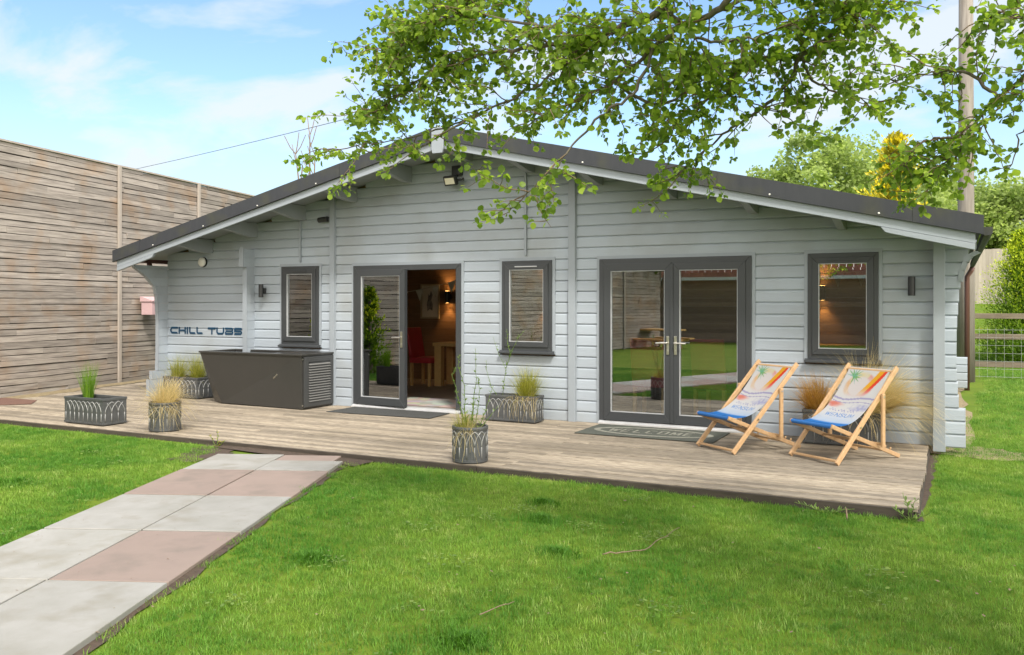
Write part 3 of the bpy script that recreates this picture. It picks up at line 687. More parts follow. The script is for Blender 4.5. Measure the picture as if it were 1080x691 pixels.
# ------------------------------------------------------------------ hot tub
tb = empty('hot_tub', (-8.99,-.38,.14), label='brown grey faceted hot tub with louvred chiller end under the CHILL TUBS sign', cat='hot tub')
TX = lambda p: (p[0]+9.05, p[1]+.38, p[2]-.14)
A, B, C_, D_, E_ = (-10.02,-.72,.89), (-8.10,-.72,.89), (-8.10,-.70,.15), (-9.68,-.62,.15), (-9.98,-.47,.15)
A2, B2, C2, E2 = (-10.02,-.02,.89), (-8.10,-.02,.89), (-8.10,-.02,.15), (-9.98,-.02,.15)
m = MB(); m.add([TX(p) for p in (A,B,C_,D_,E_,A2,B2,C2,E2)], [(0,3,1),(1,3,2),(0,4,3),(0,5,8,4),(1,2,7,6),(5,6,7,8),(4,8,7,2,3)])
m.build('shell', M['tub'], tb, bevel=.006)
m = MB()                                         # rim with the opening
def rim(o, i, z0, z1):
    ox0,ox1,oy0,oy1 = o; ix0,ix1,iy0,iy1 = i
    m.box(ox0,ox1,oy0,iy0,z0,z1); m.box(ox0,ox1,iy1,oy1,z0,z1); m.box(ox0,ix0,iy0+.0005,iy1-.0005,z0,z1); m.box(ix1,ox1,iy0+.0005,iy1-.0005,z0,z1)
rim((-.985,.975,-.355,.375), (-.88,.36,-.27,.29), .75, .775)
m.build('rim', M['tub'], tb, bevel=.004)
m = MB(); m.box(-.86,.36,-.20,.26,.30,.32); m.build('basin_floor', M['tub_in'], tb)
m = MB()
for (a0,a1,b0,b1) in ((-.87,-.82,-.27,.29),(.355,.33,-.27,.29)): m.add([(a0,b0,.749),(a0,b1,.749),(a1,b1-.05,.32),(a1,b0+.07,.32)], [(0,1,2,3)])
for (b0,b1) in ((-.262,-.20),(.285,.24)): m.add([(-.87,b0,.749),(.355,b0,.749),(.33,b1,.32),(-.82,b1,.32)], [(0,1,2,3)])
m.build('basin', M['tub_in'], tb)
m = MB(); m.box(.952,.962,-.29,.345,.03,.735); m.box(.9625,.972,-.285,-.20,.035,.73); m.box(.9625,.972,.265,.34,.035,.73); m.box(.9625,.972,-.199,.264,.035,.10); m.box(.9625,.972,-.199,.264,.66,.73)
lp = m.build('louvre_panel', M['tub_dark'], tb, bevel=.003)
m = MB()
for k in range(15):
    z = .115 + k*.0365
    m.prism([(.956,z+.004),(.984,z-.012),(.984,z-.006),(.956,z+.012)], 'y', -.198, .263)
m.build('slats', M['slat_grey'], lp)
m = MB(); m.box(.951,.953,-.199,.264,.10,.66); m.build('vent_shade_plate', M['ink'], lp)  # thin black plate that stands in for the shade behind the slats
for z_ in (.06,.70):
    m = MB(); m.tube([(.951,-.31,z_),(.957,-.31,z_)], .011, 10); m.build('bolt', M['chrome'], tb)
bd = MB(); bd.box(-.05,-.006,-.003,.004,-.008,.008); bd.box(.004,.045,-.003,.004,-.006,.010)
bo = bd.build('badge', M['chrome'], tb, bevel=.001); bo.location = (.46,-.309,.45); bo.rotation_euler = (R(7), R(-38), 0)

# ------------------------------------------------------------------ planters
def arch_ribs(mb, u0, u1, z0, z1, pitch, place, r=.0055):
    """interlaced pointed arches; place(u, z) -> point on the outer face"""
    n = int(round((u1-u0)/pitch)); p = (u1-u0)/n; sp = z0 + (z1-z0)*.45
    for i in range(n+1):
        u = u0+i*p
        mb.tube([place(u, z0), place(u, (z0+sp)/2), place(u, sp)], r, 5)
    for i in range(n+1):
        for sg_ in (-1, 1):
            L_ = []
            for k in range(7):
                th = k/6*R(62); rad = p*1.9
                du = rad*(1-math.cos(th)); dz = rad*math.sin(th)*((z1-sp)/(rad*math.sin(R(62))))
                uu = u0+i*p + sg_*du
                if u0-1e-4 <= uu <= u1+1e-4: L_.append(place(uu, sp+dz))
            if len(L_) > 2: mb.tube(L_, r, 5)
def rect_planter(loc, rz, W, Dp, H, label, npf=8):
    r = empty('rectangular_planter', loc, rz, label, 'planter', 'leaded gothic arch planters')
    w2, d2 = W/2, Dp/2; t = .018; m = MB()
    m.box(-w2,w2,-d2,-d2+t,.012,H-.03); m.box(-w2,w2,d2-t,d2,.012,H-.03); m.box(-w2,-w2+t,-d2+t+.0005,d2-t-.0005,.012,H-.03); m.box(w2-t,w2,-d2+t+.0005,d2-t-.0005,.012,H-.03); m.box(-w2+.02,w2-.02,-d2+.02,d2-.02,0,.012)
    m.build('box', M['lead'], r, bevel=.004)
    m = MB(); m.box(-w2-.006,w2+.006,-d2-.006,-d2+.022,H-.03,H); m.box(-w2-.006,w2+.006,d2-.022,d2+.006,H-.03,H); m.box(-w2-.006,-w2+.022,-d2+.0225,d2-.0225,H-.03,H); m.box(w2-.022,w2+.006,-d2+.0225,d2-.0225,H-.03,H)
    m.box(-w2-.006,w2+.006,-d2-.006,-d2,.012,.036); m.box(w2,w2+.006,-d2,d2,.012,.036)
    m.build('rim', M['lead'], r, bevel=.004)
    m = MB()
    arch_ribs(m, -w2+.03, w2-.03, .036, H-.045, (W-.06)/npf, lambda u, z: (u, -d2-.001, z))
    arch_ribs(m, -d2+.03, d2-.03, .036, H-.045, (W-.06)/npf, lambda u, z: (w2+.001, u, z))
    arch_ribs(m, -d2+.03, d2-.03, .036, H-.045, (W-.06)/npf, lambda u, z: (-w2-.001, u, z))
    m.build('arch_pattern', M['rib'], r, smooth=True)
    m = MB(); m.box(-w2+t+.001,w2-t-.001,-d2+t+.001,d2-t-.001,H-.09,H-.055); m.build('soil', M['soil'], r)
    return r
def round_planter(loc, rad, H, label, rot=0):
    r = empty('round_planter', loc, rot, label, 'planter', 'leaded gothic arch planters')
    m = MB(); m.lathe([(rad-.012,0),(rad,.012),(rad,.036),(rad-.006,.037),(rad-.006,H-.031),(rad,H-.03),(rad+.003,H-.015),(rad,H),(rad-.02,H),(rad-.02,H-.10)], 40); m.build('pot', M['lead'], r, smooth=False, bevel=0)
    m = MB()
    arch_ribs(m, 0, 2*math.pi*rad, .037, H-.04, 2*math.pi*rad/14, lambda u, z: ((rad-.004)*math.cos(u/rad), (rad-.004)*math.sin(u/rad), z))
    m.build('arch_pattern', M['rib'], r, smooth=True)
    m = MB(); m.lathe([(.001,H-.055),(rad-.021,H-.06)], 24); m.build('soil', M['soil'], r)
    return r
rect_planter((-9.45,-2.86,.142), R(-1), .72, .33, .33, 'rectangular leaded planter on the deck edge holding one upright vivid green tuft')
round_planter((-8.19,-2.90,.142), .178, .335, 'round leaded planter with blonde grass beside the rectangular planter', .3)
rect_planter((-10.74,-.22,.142), 0, .74, .34, .33, 'rectangular leaded planter with two lime tufts tucked behind the tub end')
rect_planter((-4.93,-.33,.142), R(-1), .69, .26, .33, 'rectangular leaded planter with wispy grass under the middle window')
round_planter((-4.04,-3.00,.142), .168, .335, 'round leaded planter alone on the front edge of the deck', .1)
rect_planter((-1.05,-.33,.142), 0, .76, .34, .36, 'rectangular leaded planter behind the deckchair near the cabin corner', 8)

# ------------------------------------------------------------------ ornamental grasses and stems
def grass_plant(name, label, loc, n, L_, spread, material, width=.004, droop=.9, lean=(0,0), base=.06, hang=0, cat='grass plant', group=None, seg=6, hw=.2):
    m = MB()
    for _ in range(n):
        az = random.uniform(0, 2*math.pi); rr = base*math.sqrt(random.random())
        p = Vector((rr*math.cos(az), rr*math.sin(az), 0)); ln = L_*random.uniform(.55, 1.08)
        tilt = abs(random.gauss(0, spread)); a2 = az + random.gauss(0, .5)
        d = Vector((math.sin(tilt)*math.cos(a2)+lean[0]*random.random(), math.sin(tilt)*math.sin(a2)+lean[1]*random.random(), math.cos(tilt))).normalized()
        side = Vector((-math.sin(a2+random.uniform(-1,1)), math.cos(a2), 0)).normalized(); w_ = width*random.uniform(.6,1.2); dr = droop*random.uniform(.4,1.3)
        v = []; st = ln/seg
        for k in range(seg+1):
            ww = w_*(1-.85*(k/seg)**1.5)
            v += [p - side*ww/2, p + side*ww/2]
            d = (d + Vector((0,0,-1))*dr*st*(k/seg+.25)/L_*1.2 + Vector((random.gauss(0,.05),random.gauss(0,.05),0))).normalized(); p = p + d*st
        m.add(v, [(2*k,2*k+1,2*k+3,2*k+2) for k in range(seg)], random.random())
    for _ in range(hang):                        # dry strands that hang over the rim towards the viewer
        u = random.uniform(-hw, hw)
        p = Vector((u, -.02, .05)); v = []; d = Vector((random.gauss(0,.35), -1, .55)).normalized(); side = Vector((1,0,0)); w_ = .0026
        ln = random.uniform(.2,.40)
        for k in range(seg+1):
            v += [p-side*w_/2, p+side*w_/2]; d = (d+Vector((random.gauss(0,.18),.10,-.65))).normalized(); p = p+d*ln/seg
        m.add(v, [(2*k,2*k+1,2*k+3,2*k+2) for k in range(seg)], random.random())
    o = m.build(name, material, None, fixn=False); o.location = loc
    return tag(o, label, cat, group)
random.seed(21)
ZP = .142+.335-.06
grass_plant('grass_tuft', 'upright vivid green tuft in the planter at the deck edge', (-9.66,-2.80,ZP), 330, .47, .15, M['vivid'], .0035, .25, base=.055)
grass_plant('feather_grass', 'blonde feathery grass spilling from the round planter near the tub', (-8.19,-2.90,ZP), 1300, .44, .95, M['blonde'], .0035, 1.9, lean=(.4,.0), base=.09)
grass_plant('feather_grass', 'lime tuft leaning to the cabin corner in the planter behind the tub', (-10.98,-.22,ZP), 550, .42, .5, M['lime'], .0035, 1.2, base=.08)
grass_plant('feather_grass', 'lime tuft next to the tub end in the planter behind it', (-10.56,-.22,ZP), 550, .46, .45, M['lime'], .0035, 1.1, base=.08)
grass_plant('feather_grass', 'yellow green tuft with dry strands under the middle window', (-4.75,-.33,ZP), 900, .44, .5, M['lime'], .004, 1.2, base=.07)
grass_plant('dry_grass', 'dry blonde strands hanging over the planter under the middle window', (-4.72,-.44,ZP), 50, .3, .9, M['blonde'], .0028, 2.0, base=.1, hang=26)
grass_plant('feather_grass', 'short pale grass in the round planter on the front edge', (-4.09,-3.02,ZP), 320, .22, .55, M['lime'], .003, 1.4, base=.08)
grass_plant('dry_grass', 'dry strands hanging down the round planter on the front edge', (-4.0,-3.10,ZP-.01), 120, .22, .8, M['blonde'], .003, 1.9, base=.06, hang=12, hw=.07)
grass_plant('feather_grass', 'large blonde plume arching beside the deckchair near the cabin corner', (-.80,-.35,ZP+.03), 2300, .80, .6, M['blonde'], .0045, 1.7, lean=(1.25,-.35), base=.08)
grass_plant('feather_grass', 'amber grass tuft at the far end of the planter behind the deckchair', (-1.30,-.32,ZP+.03), 1100, .46, .55, M['amberg'], .004, 1.3, lean=(-.25,-.1), base=.09)
def leafy_stems(name, label, loc, stems, leafm, cat='plant', lsize=.035, group=None):
    root = empty(name, loc, 0, label, cat, group); st = MB(); lf = MB()
    for (pts, nl) in stems:
        pts = [Vector(p) for p in pts]; fine = []
        for i in range(len(pts)-1):
            for k in range(5): fine.append(pts[i].lerp(pts[i+1], k/5) + Vector((random.gauss(0,.003),random.gauss(0,.003),0)))
        fine.append(pts[-1]); N = len(fine)
        st.tube(fine, [.0045*(1-.65*i/N) for i in range(N)], 5)
        for _ in range(nl):
            q = random.uniform(.12, 1); i = min(N-2, int(q*(N-1))); p = fine[i]
            az = random.uniform(0, 6.28); d = Vector((math.cos(az), math.sin(az), random.uniform(.2,1.1))).normalized(); s_ = d.cross(Vector((0,0,1))).normalized(); ln = lsize*random.uniform(.5,1.2)*(1.15-.5*q)
            lf.add([p, p+d*ln*.45-s_*ln*.16, p+d*ln, p+d*ln*.45+s_*ln*.16], [(0,1,2,3)], random.random())
    st.build('stem', M['weed'], root, smooth=True, fixn=False); lf.build('leaves', leafm, root, fixn=False)
    return root
random.seed(4)
leafy_stems('stemmed_plant', 'tall sparse green stems rising from the round planter on the front edge', (-4.02,-3.0,ZP), [
    ([(-.05,0,0),(-.08,0,.2),(-.09,.02,.42),(-.16,.02,.62),(-.15,.02,.72)], 70), ([(-.02,.02,0),(-.01,.03,.25),(.03,.03,.5),(.02,.03,.78)], 60), ([(.02,0,0),(.06,.0,.2),(.07,.02,.4),(.055,.02,.52)], 40),
    ([(.05,0,0),(.13,.02,.2),(.20,.03,.42)], 26), ([(-.03,-.03,0),(-.12,-.02,.25),(-.20,-.02,.52),(-.17,-.02,.6)], 46), ([(.06,-.02,0),(.16,0,.12),(.27,.02,.26)], 14), ([(0,-.02,0),(.02,-.02,.18),(.05,-.01,.34)], 30)], M['weed'], lsize=.052)
leafy_stems('stemmed_plant', 'two thin branching green stems in front of the middle window', (-5.10,-.33,ZP), [
    ([(0,0,0),(.03,-.02,.2),(.06,-.02,.38),(-.04,-.03,.56),(-.12,-.03,.78)], 44), ([(.06,-.02,.38),(.13,-.03,.56),(.24,-.05,.76),(.32,-.05,.86)], 34), ([(.13,-.03,.56),(.10,-.04,.68),(.08,-.04,.88)], 20), ([(-.05,0,0),(-.16,-.02,.16),(-.22,-.02,.35),(-.22,-.02,.48)], 16)], M['weed'], lsize=.055)
leafy_stems('weed', 'small leafy weed growing at the front corner of the deck', (-.28,-3.24,.045), [([(0,0,0),(.01,-.02,.1),(.03,-.03,.2)], 20), ([(0,0,0),(-.05,-.03,.07),(-.12,-.04,.12)], 16), ([(0,0,0),(.06,-.02,.06),(.13,-.02,.09)], 16), ([(0,0,0),(-.02,.0,.12),(-.05,.01,.22)], 14)], M['weed'], 'weed', .07)
leafy_stems('weed', 'yellowing weed between the deck and the paving path', (-7.0,-3.26,.07), [([(0,0,0),(.02,0,.12),(.01,0,.2)], 22), ([(0,0,0),(-.06,0,.09),(-.1,0,.14)], 16), ([(0,0,0),(.08,0,.07),(.12,0,.1)], 14)], M['lime'], 'weed', .05)
leafy_stems('weed', 'low grey green weed in the grass along the deck front', (-.85,-3.28,.05), [([(0,0,0),(.1,0,.05),(.2,0,.07)], 20), ([(0,0,0),(-.1,-.02,.06),(-.22,-.02,.08)], 20), ([(0,0,0),(.02,-.05,.08)], 14)], M['weed'], 'weed', .055)

# ------------------------------------------------------------------ deckchairs
CW = .56
def paint(s_, t_):
    """printed sling: s 0..1 across (seen left to right), t 0 at the top .. 1 at the seat front"""
    t_ = t_*1.22
    c = np.array([.50,.495,.49])
    def mixc(c, k, a): return c*(1-a) + np.array(k)*a
    nz_ = mnoise.noise((s_*7, t_*14, 3)); n2 = mnoise.noise((s_*18, t_*34, 8))
    bl_ = sm(.56, 1.0, t_ + .03*nz_)
    c = mixc(c, (.22,.36,.56), bl_*.85); c = mixc(c, (.02,.14,.42), sm(.86, .92, t_))
    dx, dy = s_-.45, (t_-.215)*2.1; rr = math.hypot(dx, dy); an = math.atan2(dy, dx)
    if abs(rr-.29) < .075 and t_ < .36:          # pineapple ring
        a = sm(.075, .03, abs(rr-.29)) * (.55+.45*nz_)
        k = (.55,.27,.03) if an < -2.2 or an > 2.2 else ((.52,.40,.05) if an < -1.1 else (.55,.11,.06))
        c = mixc(c, k, min(1,max(0,a+.1))*.72*sm(.37,.26,t_))
    if rr < .24 and t_ < .36: c = mixc(c, (.52,.46,.45), .5)
    for k in range(11):                          # leaf crown
        ang = R(-170+k*26); dl = (s_-.22, (t_-.10)*2.1); pr = dl[0]*math.cos(ang)+dl[1]*math.sin(ang); pp = abs(-dl[0]*math.sin(ang)+dl[1]*math.cos(ang))
        if 0 < pr < .21 and pp < .022*(1-pr/.21)+.004: c = mixc(c, (.10,.30,.10) if k % 3 else (.18,.36,.32), .8)
    e = (s_-.80) + (t_-.02)*.95                  # surf board
    if .02 < t_ < .33 and -.02 < e < .185 - .25*max(0,.10-t_):
        kk = (.58,.30,.03) if e < .10 else (.55,.06,.03)
        c = mixc(c, kk, .9*sm(.34,.20,t_) + .12)
    wv = .375 + .02*math.sin(s_*6)               # waves
    if abs(t_-wv) < .012 or abs(t_-wv-.045-.02*s_) < .006: c = mixc(c, (.20,.18,.36), .75)
    if .44 < t_ < .53 and s_ < .40: c = mixc(c, (.50,.16,.12), max(0,.9*sm(.35,.05,abs(s_-.12)+abs(t_-.475)*3)+.2*nz_))
    if .44 < t_ < .56 and s_ > .5: c = mixc(c, (.18,.19,.42), max(0,min(.6,.5*sm(.45,.1,abs(s_-.86)+abs(t_-.52)*3)+.4*n2)))
    if .545 < t_ < .60 and .12 < s_ < .82:       # script line
        u = (s_-.12)/.7*9; q = .572 + .016*math.sin(u*6.28) - .006*math.sin(u*2.1)
        if abs(t_-q) < .0065 and int(u*1.7) % 5 != 4: c = mixc(c, (.12,.14,.38), .85)
    # WENSUM
    T0, T1 = .625, .70
    if T0 <= t_ <= T1 and .14 < s_ < .86:
        u = (s_-.14)/.72*6; ch = int(u); x = (u-ch)/.84; y = (t_-T0)/(T1-T0)
        segs = {0: [((0,0),(.25,1)),((.25,1),(.5,.2)),((.5,.2),(.75,1)),((.75,1),(1,0))], 1: [((.1,0),(.1,1)),((.1,0),(.9,0)),((.1,.5),(.8,.5)),((.1,1),(.9,1))], 2: [((.1,1),(.1,0)),((.1,0),(.9,1)),((.9,1),(.9,0))],
                3: [((.9,.05),(.3,0)),((.3,0),(.1,.25)),((.1,.25),(.9,.7)),((.9,.7),(.7,1)),((.7,1),(.1,.95))], 4: [((.1,0),(.1,.8)),((.1,.8),(.5,1)),((.5,1),(.9,.8)),((.9,.8),(.9,0))], 5: [((.05,1),(.1,0)),((.1,0),(.5,.8)),((.5,.8),(.9,0)),((.9,0),(.95,1))]}[ch]
        if x <= 1:
            for (ax, ay), (bx, by) in segs:
                vx, vy = bx-ax, by-ay; k = max(0,min(1,((x-ax)*vx+(y-ay)*vy)/(vx*vx+vy*vy)))
                if math.hypot((x-ax-k*vx)*1.0, (y-ay-k*vy)*.8) < .085: c = np.array([.13,.24,.48])
    if .725 < t_ < .745 and .25 < s_ < .75 and n2 > .0: c = mixc(c, (.35,.45,.66), .6)
    return c
def fabric_material():
    m = bpy.data.materials.new('printed_canvas'); m.use_nodes = True; t = m.node_tree; n = t.nodes; l = t.links.new; p = n['Principled BSDF']
    a = n.new('ShaderNodeAttribute'); a.attribute_name = 'print'; l(a.outputs['Color'], p.inputs['Base Color']); p.inputs['Roughness'].default_value = .8; p.inputs['Specular IOR Level'].default_value = .2
    tr = n.new('ShaderNodeBsdfTranslucent'); l(a.outputs['Color'], tr.inputs['Color']); ms = n.new('ShaderNodeMixShader'); ms.inputs[0].default_value = .22
    l(p.outputs[0], ms.inputs[1]); l(tr.outputs[0], ms.inputs[2]); l(ms.outputs[0], n['Material Output'].inputs['Surface'])
    return m
def make_deckchair():
    """local axes: +x across (seen left to right), +y backwards, z up; origin between the front feet"""
    r = empty('deckchair'); h = CW/2
    def pc(name, *bars):
        q = MB()
        for b in bars:
            if b[0] == 't': q.tube([b[1], b[2]], b[3], 10, random.random())
            else: q.bar(b[1], b[2], b[3], b[4], (0,0,1) if abs(b[1][1]-b[2][1]) < .01 and abs(b[1][2]-b[2][2]) < .01 else (1,0,0), random.random())
        return q.build(name, M['beech'], r, bevel=.004)
    for s_ in (-1, 1):
        pc('long_rail', ('b', (s_*h,0,.012), (s_*h,.815,.865), .045, .024))
    for s_ in (-1, 1):
        pc('seat_rail', ('b', (s_*(h-.035),.885,.012), (s_*(h-.035),-.03,.355), .04, .022))
    for s_ in (-1, 1):
        pc('prop', ('b', (s_*(h+.035),.575,.13), (s_*(h+.035),.575,.63), .04, .024))
    pc('top_rail', ('t', (-h,.775,.822), (h,.775,.822), .016)); pc('foot_rail', ('b', (-h+.013,.022,.035), (h-.013,.022,.035), .04, .02))
    pc('seat_front_rail', ('t', (-h+.02,-.015,.350), (h-.02,-.015,.350), .017)); pc('prop_dowel', ('t', (-h-.05,.575,.155), (h+.05,.575,.155), .013))
    pc('rear_rail', ('b', (-h+.05,.72,.075), (h-.05,.72,.075), .03, .02)); pc('middle_rail', ('b', (-h+.05,.40,.195), (h-.05,.40,.195), .03, .018))
    q = MB()
    for s_ in (-1,1):
        for k in range(3): q.tube([(s_*(h-.035),.62+.07*k,.135-.026*k),(s_*(h-.035),.625+.07*k,.158-.026*k)], .008, 8)
    q.build('notch_pegs', M['beech'], r, smooth=True)
    q = MB()
    for s_ in (-1,1): q.tube([(s_*(h+.014),.30,.33),(s_*(h+.020),.30,.33)], .010, 8); q.tube([(s_*(h+.048),.575,.60),(s_*(h+.052),.575,.60)], .010, 8)
    q.build('bolts', M['chrome'], r)
    # sling: hangs from the top rail to the seat front rail
    P0, P3 = Vector((0,.778,.842)), Vector((0,-.018,.371)); P1, P2 = Vector((0,.53,.49)), Vector((0,.27,.27))
    N, W_ = 150, 96; fw = CW-.075; vv = []; cols_ = []
    for j in range(N+1):
        t_ = j/N; b_ = P0*(1-t_)**3 + P1*3*t_*(1-t_)**2 + P2*3*t_*t_*(1-t_) + P3*t_**3
        for i in range(W_+1):
            s_ = i/W_; pin = 1-.05*math.sin(math.pi*t_); xx = (s_-.5)*fw*pin
            sag = -.012*math.sin(math.pi*t_)*(1-(2*s_-1)**2)
            vv.append((xx, b_.y, b_.z+sag)); cols_.append((*paint(s_, t_), 1))
    # wrap round the seat front rail
    fc = [(j*(W_+1)+i, j*(W_+1)+i+1, (j+1)*(W_+1)+i+1, (j+1)*(W_+1)+i) for j in range(N) for i in range(W_)]
    me = bpy.data.meshes.new('sling'); me.from_pydata(vv, [], fc); me.materials.append(fabric_material())
    ca = me.color_attributes.new('print', 'FLOAT_COLOR', 'POINT'); ca.data.foreach_set('color', np.array(cols_, dtype=np.float32).ravel())
    me.polygons.foreach_set('use_smooth', [True]*len(me.polygons))
    o = bpy.data.objects.new('sling', me); COL.objects.link(o); o.parent = r
    so = o.modifiers.new('thick', 'SOLIDIFY'); so.thickness = .003
    q = MB(); q.tube([(-fw/2,-.015,.350),(fw/2,-.015,.350)], .0205, 12); q.build('sling_hem', mat('blue_canvas', (.02,.12,.36), .8), r, smooth=False)
    return r
random.seed(2)
c1 = make_deckchair(); c2 = copy_tree(c1)
c1.location = (-2.146,-1.368,.142); c1.rotation_euler = (0,0,math.atan2(-.617,.787)); tag(c1, 'beech deckchair with printed sling standing in front of the double door', 'deckchair', 'deckchairs on the decking')
c2.location = (-1.185,-1.522,.142); c2.rotation_euler = (0,0,math.atan2(-.575,.818)); tag(c2, 'beech deckchair with printed sling in front of the planter, nearest the cabin corner', 'deckchair', 'deckchairs on the decking')

# ------------------------------------------------------------------ mats
q = MB(); q.prism([(-7.60,-.72),(-5.98,-.66),(-6.02,-.10),(-7.60,-.10)], 'z', .1435, .152); tag(q.build('doormat', M['mat_dark'], bevel=.003), 'plain dark doormat at the half open door', 'doormat')
dm = empty('doormat', (-3.06,-.55,.1435), 0, 'grey green doormat with white oval print at the closed double door', 'doormat')
q = MB(); q.box(-.79,.79,-.40,.40,0,.009); q.build('mat', M['mat_green'], dm, bevel=.003)
q = MB(); n = 72
for ra, rb_, z_ in ((.70,.30,.0105), (.0,.0,0)):
    if ra:
        o_ = [(ra*math.cos(6.2832*k/n), rb_*math.sin(6.2832*k/n)) for k in range(n)]; i_ = [((ra-.075)*math.cos(6.2832*k/n), (rb_-.065)*math.sin(6.2832*k/n)) for k in range(n)]
        q.add([(x,y,z_) for x,y in o_]+[(x,y,z_) for x,y in i_], [(k,(k+1)%n,n+(k+1)%n,n+k) for k in range(n)])
LT = {'W': [((0,1),(.25,0)),((.25,0),(.5,.8)),((.5,.8),(.75,0)),((.75,0),(1,1))], 'E': [((.1,0),(.1,1)),((.1,1),(.9,1)),((.1,.5),(.8,.5)),((.1,0),(.9,0))], 'L': [((.1,1),(.1,0)),((.1,0),(.9,0))], 'C': [((.9,1),(.2,1)),((.1,.9),(.1,.1)),((.2,0),(.9,0))], 'O': [((.1,0),(.1,1)),((.1,1),(.9,1)),((.9,1),(.9,0)),((.9,0),(.1,0))], 'M': [((.05,0),(.1,1)),((.1,1),(.5,.2)),((.5,.2),(.9,1)),((.9,1),(.95,0))]}
kz = 0
for k, chh in enumerate('WELCOME'):
    for a, b in LT[chh]:
        kz += 1; zz = .0105+.0002*(kz % 9); sx, ox = .105, -.50+k*.145
        A_, B_ = Vector((ox+a[0]*sx, -.10+a[1]*.20, zz)), Vector((ox+b[0]*sx, -.10+b[1]*.20, zz)); d = (B_-A_).normalized(); s_ = Vector((-d.y,d.x,0))*.014
        q.add([A_-s_, B_-s_, B_+s_, A_+s_], [(0,1,2,3)])
q.build('print', M['mat_white'], dm, fixn=True)
q = MB(); q.prism([(-13.35,-2.25),(-12.35,-2.25),(-12.05,-1.95),(-12.4,-1.62),(-13.2,-1.62)], 'z', .1435, .150); tag(q.build('mat', M['mat_brown'], bevel=.003), 'thin reddish brown mat on the deck by the slatted fence', 'mat')

# pink box on the fence
pk = empty('pink_box', (-13.99,1.73,1.38), math.atan2(28.5,-6.4)-math.pi/2-R(90)+R(90), 'pink box with a sloping lid hung on the slatted fence', 'box')
q = MB(); q.box(.02,.26,-.20,.20,.02,.27); q.build('body', M['pink'], pk, bevel=.005)
q = MB(); q.prism([(.0,.272),(.28,.272),(.28,.295),(.04,.37),(.0,.37)], 'y', -.22, .22); q.build('lid', M['pink'], pk, bevel=.004)

# ------------------------------------------------------------------ inside the cabin
def dining_chair(loc, rz, label):
    r = empty('dining_chair', loc, rz, label, 'chair', 'red dining chairs inside the cabin')
    q = MB(); q.box(-.22,.22,-.22,.22,.40,.50); q.build('seat', M['redfab'], r, bevel=.02)
    q = MB(); q.prism([(.16,.501),(.22,.501),(.30,1.02),(.255,1.02)], 'x', -.22, .22); q.build('backrest', M['redfab'], r, bevel=.012)
    for sx in (-1,1):
        for sy in (-1,1):
            q = MB(); q.bar((sx*.185,sy*.185,0), (sx*.185,sy*.185,.40), .045, .045); q.build('leg', M['oak'], r)
    return r
dining_chair((-8.35,2.95,.17), R(90), 'red dining chair on the closed leaf side of the oak table')
dining_chair((-7.45,3.62,.17), R(0), 'red dining chair behind the oak table near the back wall')
dining_chair((-7.05,2.95,.17), R(-90), 'red dining chair just inside the open door jamb, at the oak table')
tbl = empty('dining_table', (-7.62,3.12,.17), 0, 'square honey oak dining table seen through the open door', 'table')
q = MB(); q.box(-.52,.52,-.30,.30,.70,.76); q.build('tabletop', M['oak'], tbl, bevel=.006)
for sx in (-1,1):
    for sy in (-1,1): q = MB(); q.box(sx*.44-.065,sx*.44+.065,sy*.20-.06,sy*.20+.06,0,.70); q.build('leg', M['oak'], tbl, bevel=.004)
pf = empty('picture', (-8.92,3.985,1.66), 0, 'framed drawing in a cream mount on the inner wall', 'picture')
q = MB(); ring(q, -.21, .21, -.33, .33, .03, -.03, .0); q.build('frame', M['frame_gold'], pf)
q = MB(); q.box(-.18,.18,-.012,-.002,-.30,.30); q.build('mount', M['cream'], pf)
q = MB(); q.prism([(-.06,-.19),(-.01,-.15),(.05,-.18),(.06,-.06),(.025,.02),(.055,.12),(.02,.20),(-.02,.10),(-.045,.15),(-.05,.03),(-.075,-.05)], 'y', -.016, -.0125); q.build('drawing', M['sketch'], pf)
def inner_lamp(loc, rz, label, e=10):
    r = empty('wall_lamp', loc, rz, label, 'wall lamp', 'lit wall lamps inside the cabin')
    q = MB(); q.lathe([(.05,-.11),(.05,.11)], 16, (0,-.09,0)); q.box(-.04,.04,-.05,0,-.05,.05); q.build('housing', M['black'], r)
    q = MB(); q.lathe([(.001,-.113),(.042,-.112)], 14, (0,-.09,0)); q.lathe([(.001,.112),(.042,.113)], 14, (0,-.09,0)); q.build('bulb', M['glow'], r)
    for s_ in (-1,1):
        ld = bpy.data.lights.new('lamp_beam','SPOT'); ld.energy = e; ld.color = (1,.55,.2); ld.spot_size = R(100); ld.spot_blend = .8; ld.shadow_soft_size = .03
        lo_ = bpy.data.objects.new('lamp_beam', ld); COL.objects.link(lo_); lo_.parent = r; lo_.location = (0,-.10,s_*.13); lo_.rotation_euler = (0 if s_ < 0 else math.pi, 0, 0)
inner_lamp((-8.50,3.995,1.74), 0, 'lit wall lamp beside the framed drawing, seen through the open door', 4)
inner_lamp((-6.43,3.995,1.76), 0, 'lit wall lamp glowing in the middle window', 9)
inner_lamp((-1.80,3.995,1.78), 0, 'lit wall lamp glowing in the window nearest the cabin corner', 8)
inner_lamp((XL+.16,3.0,1.74), R(90), 'lit wall lamp glowing in the narrow window above the tub', 12)
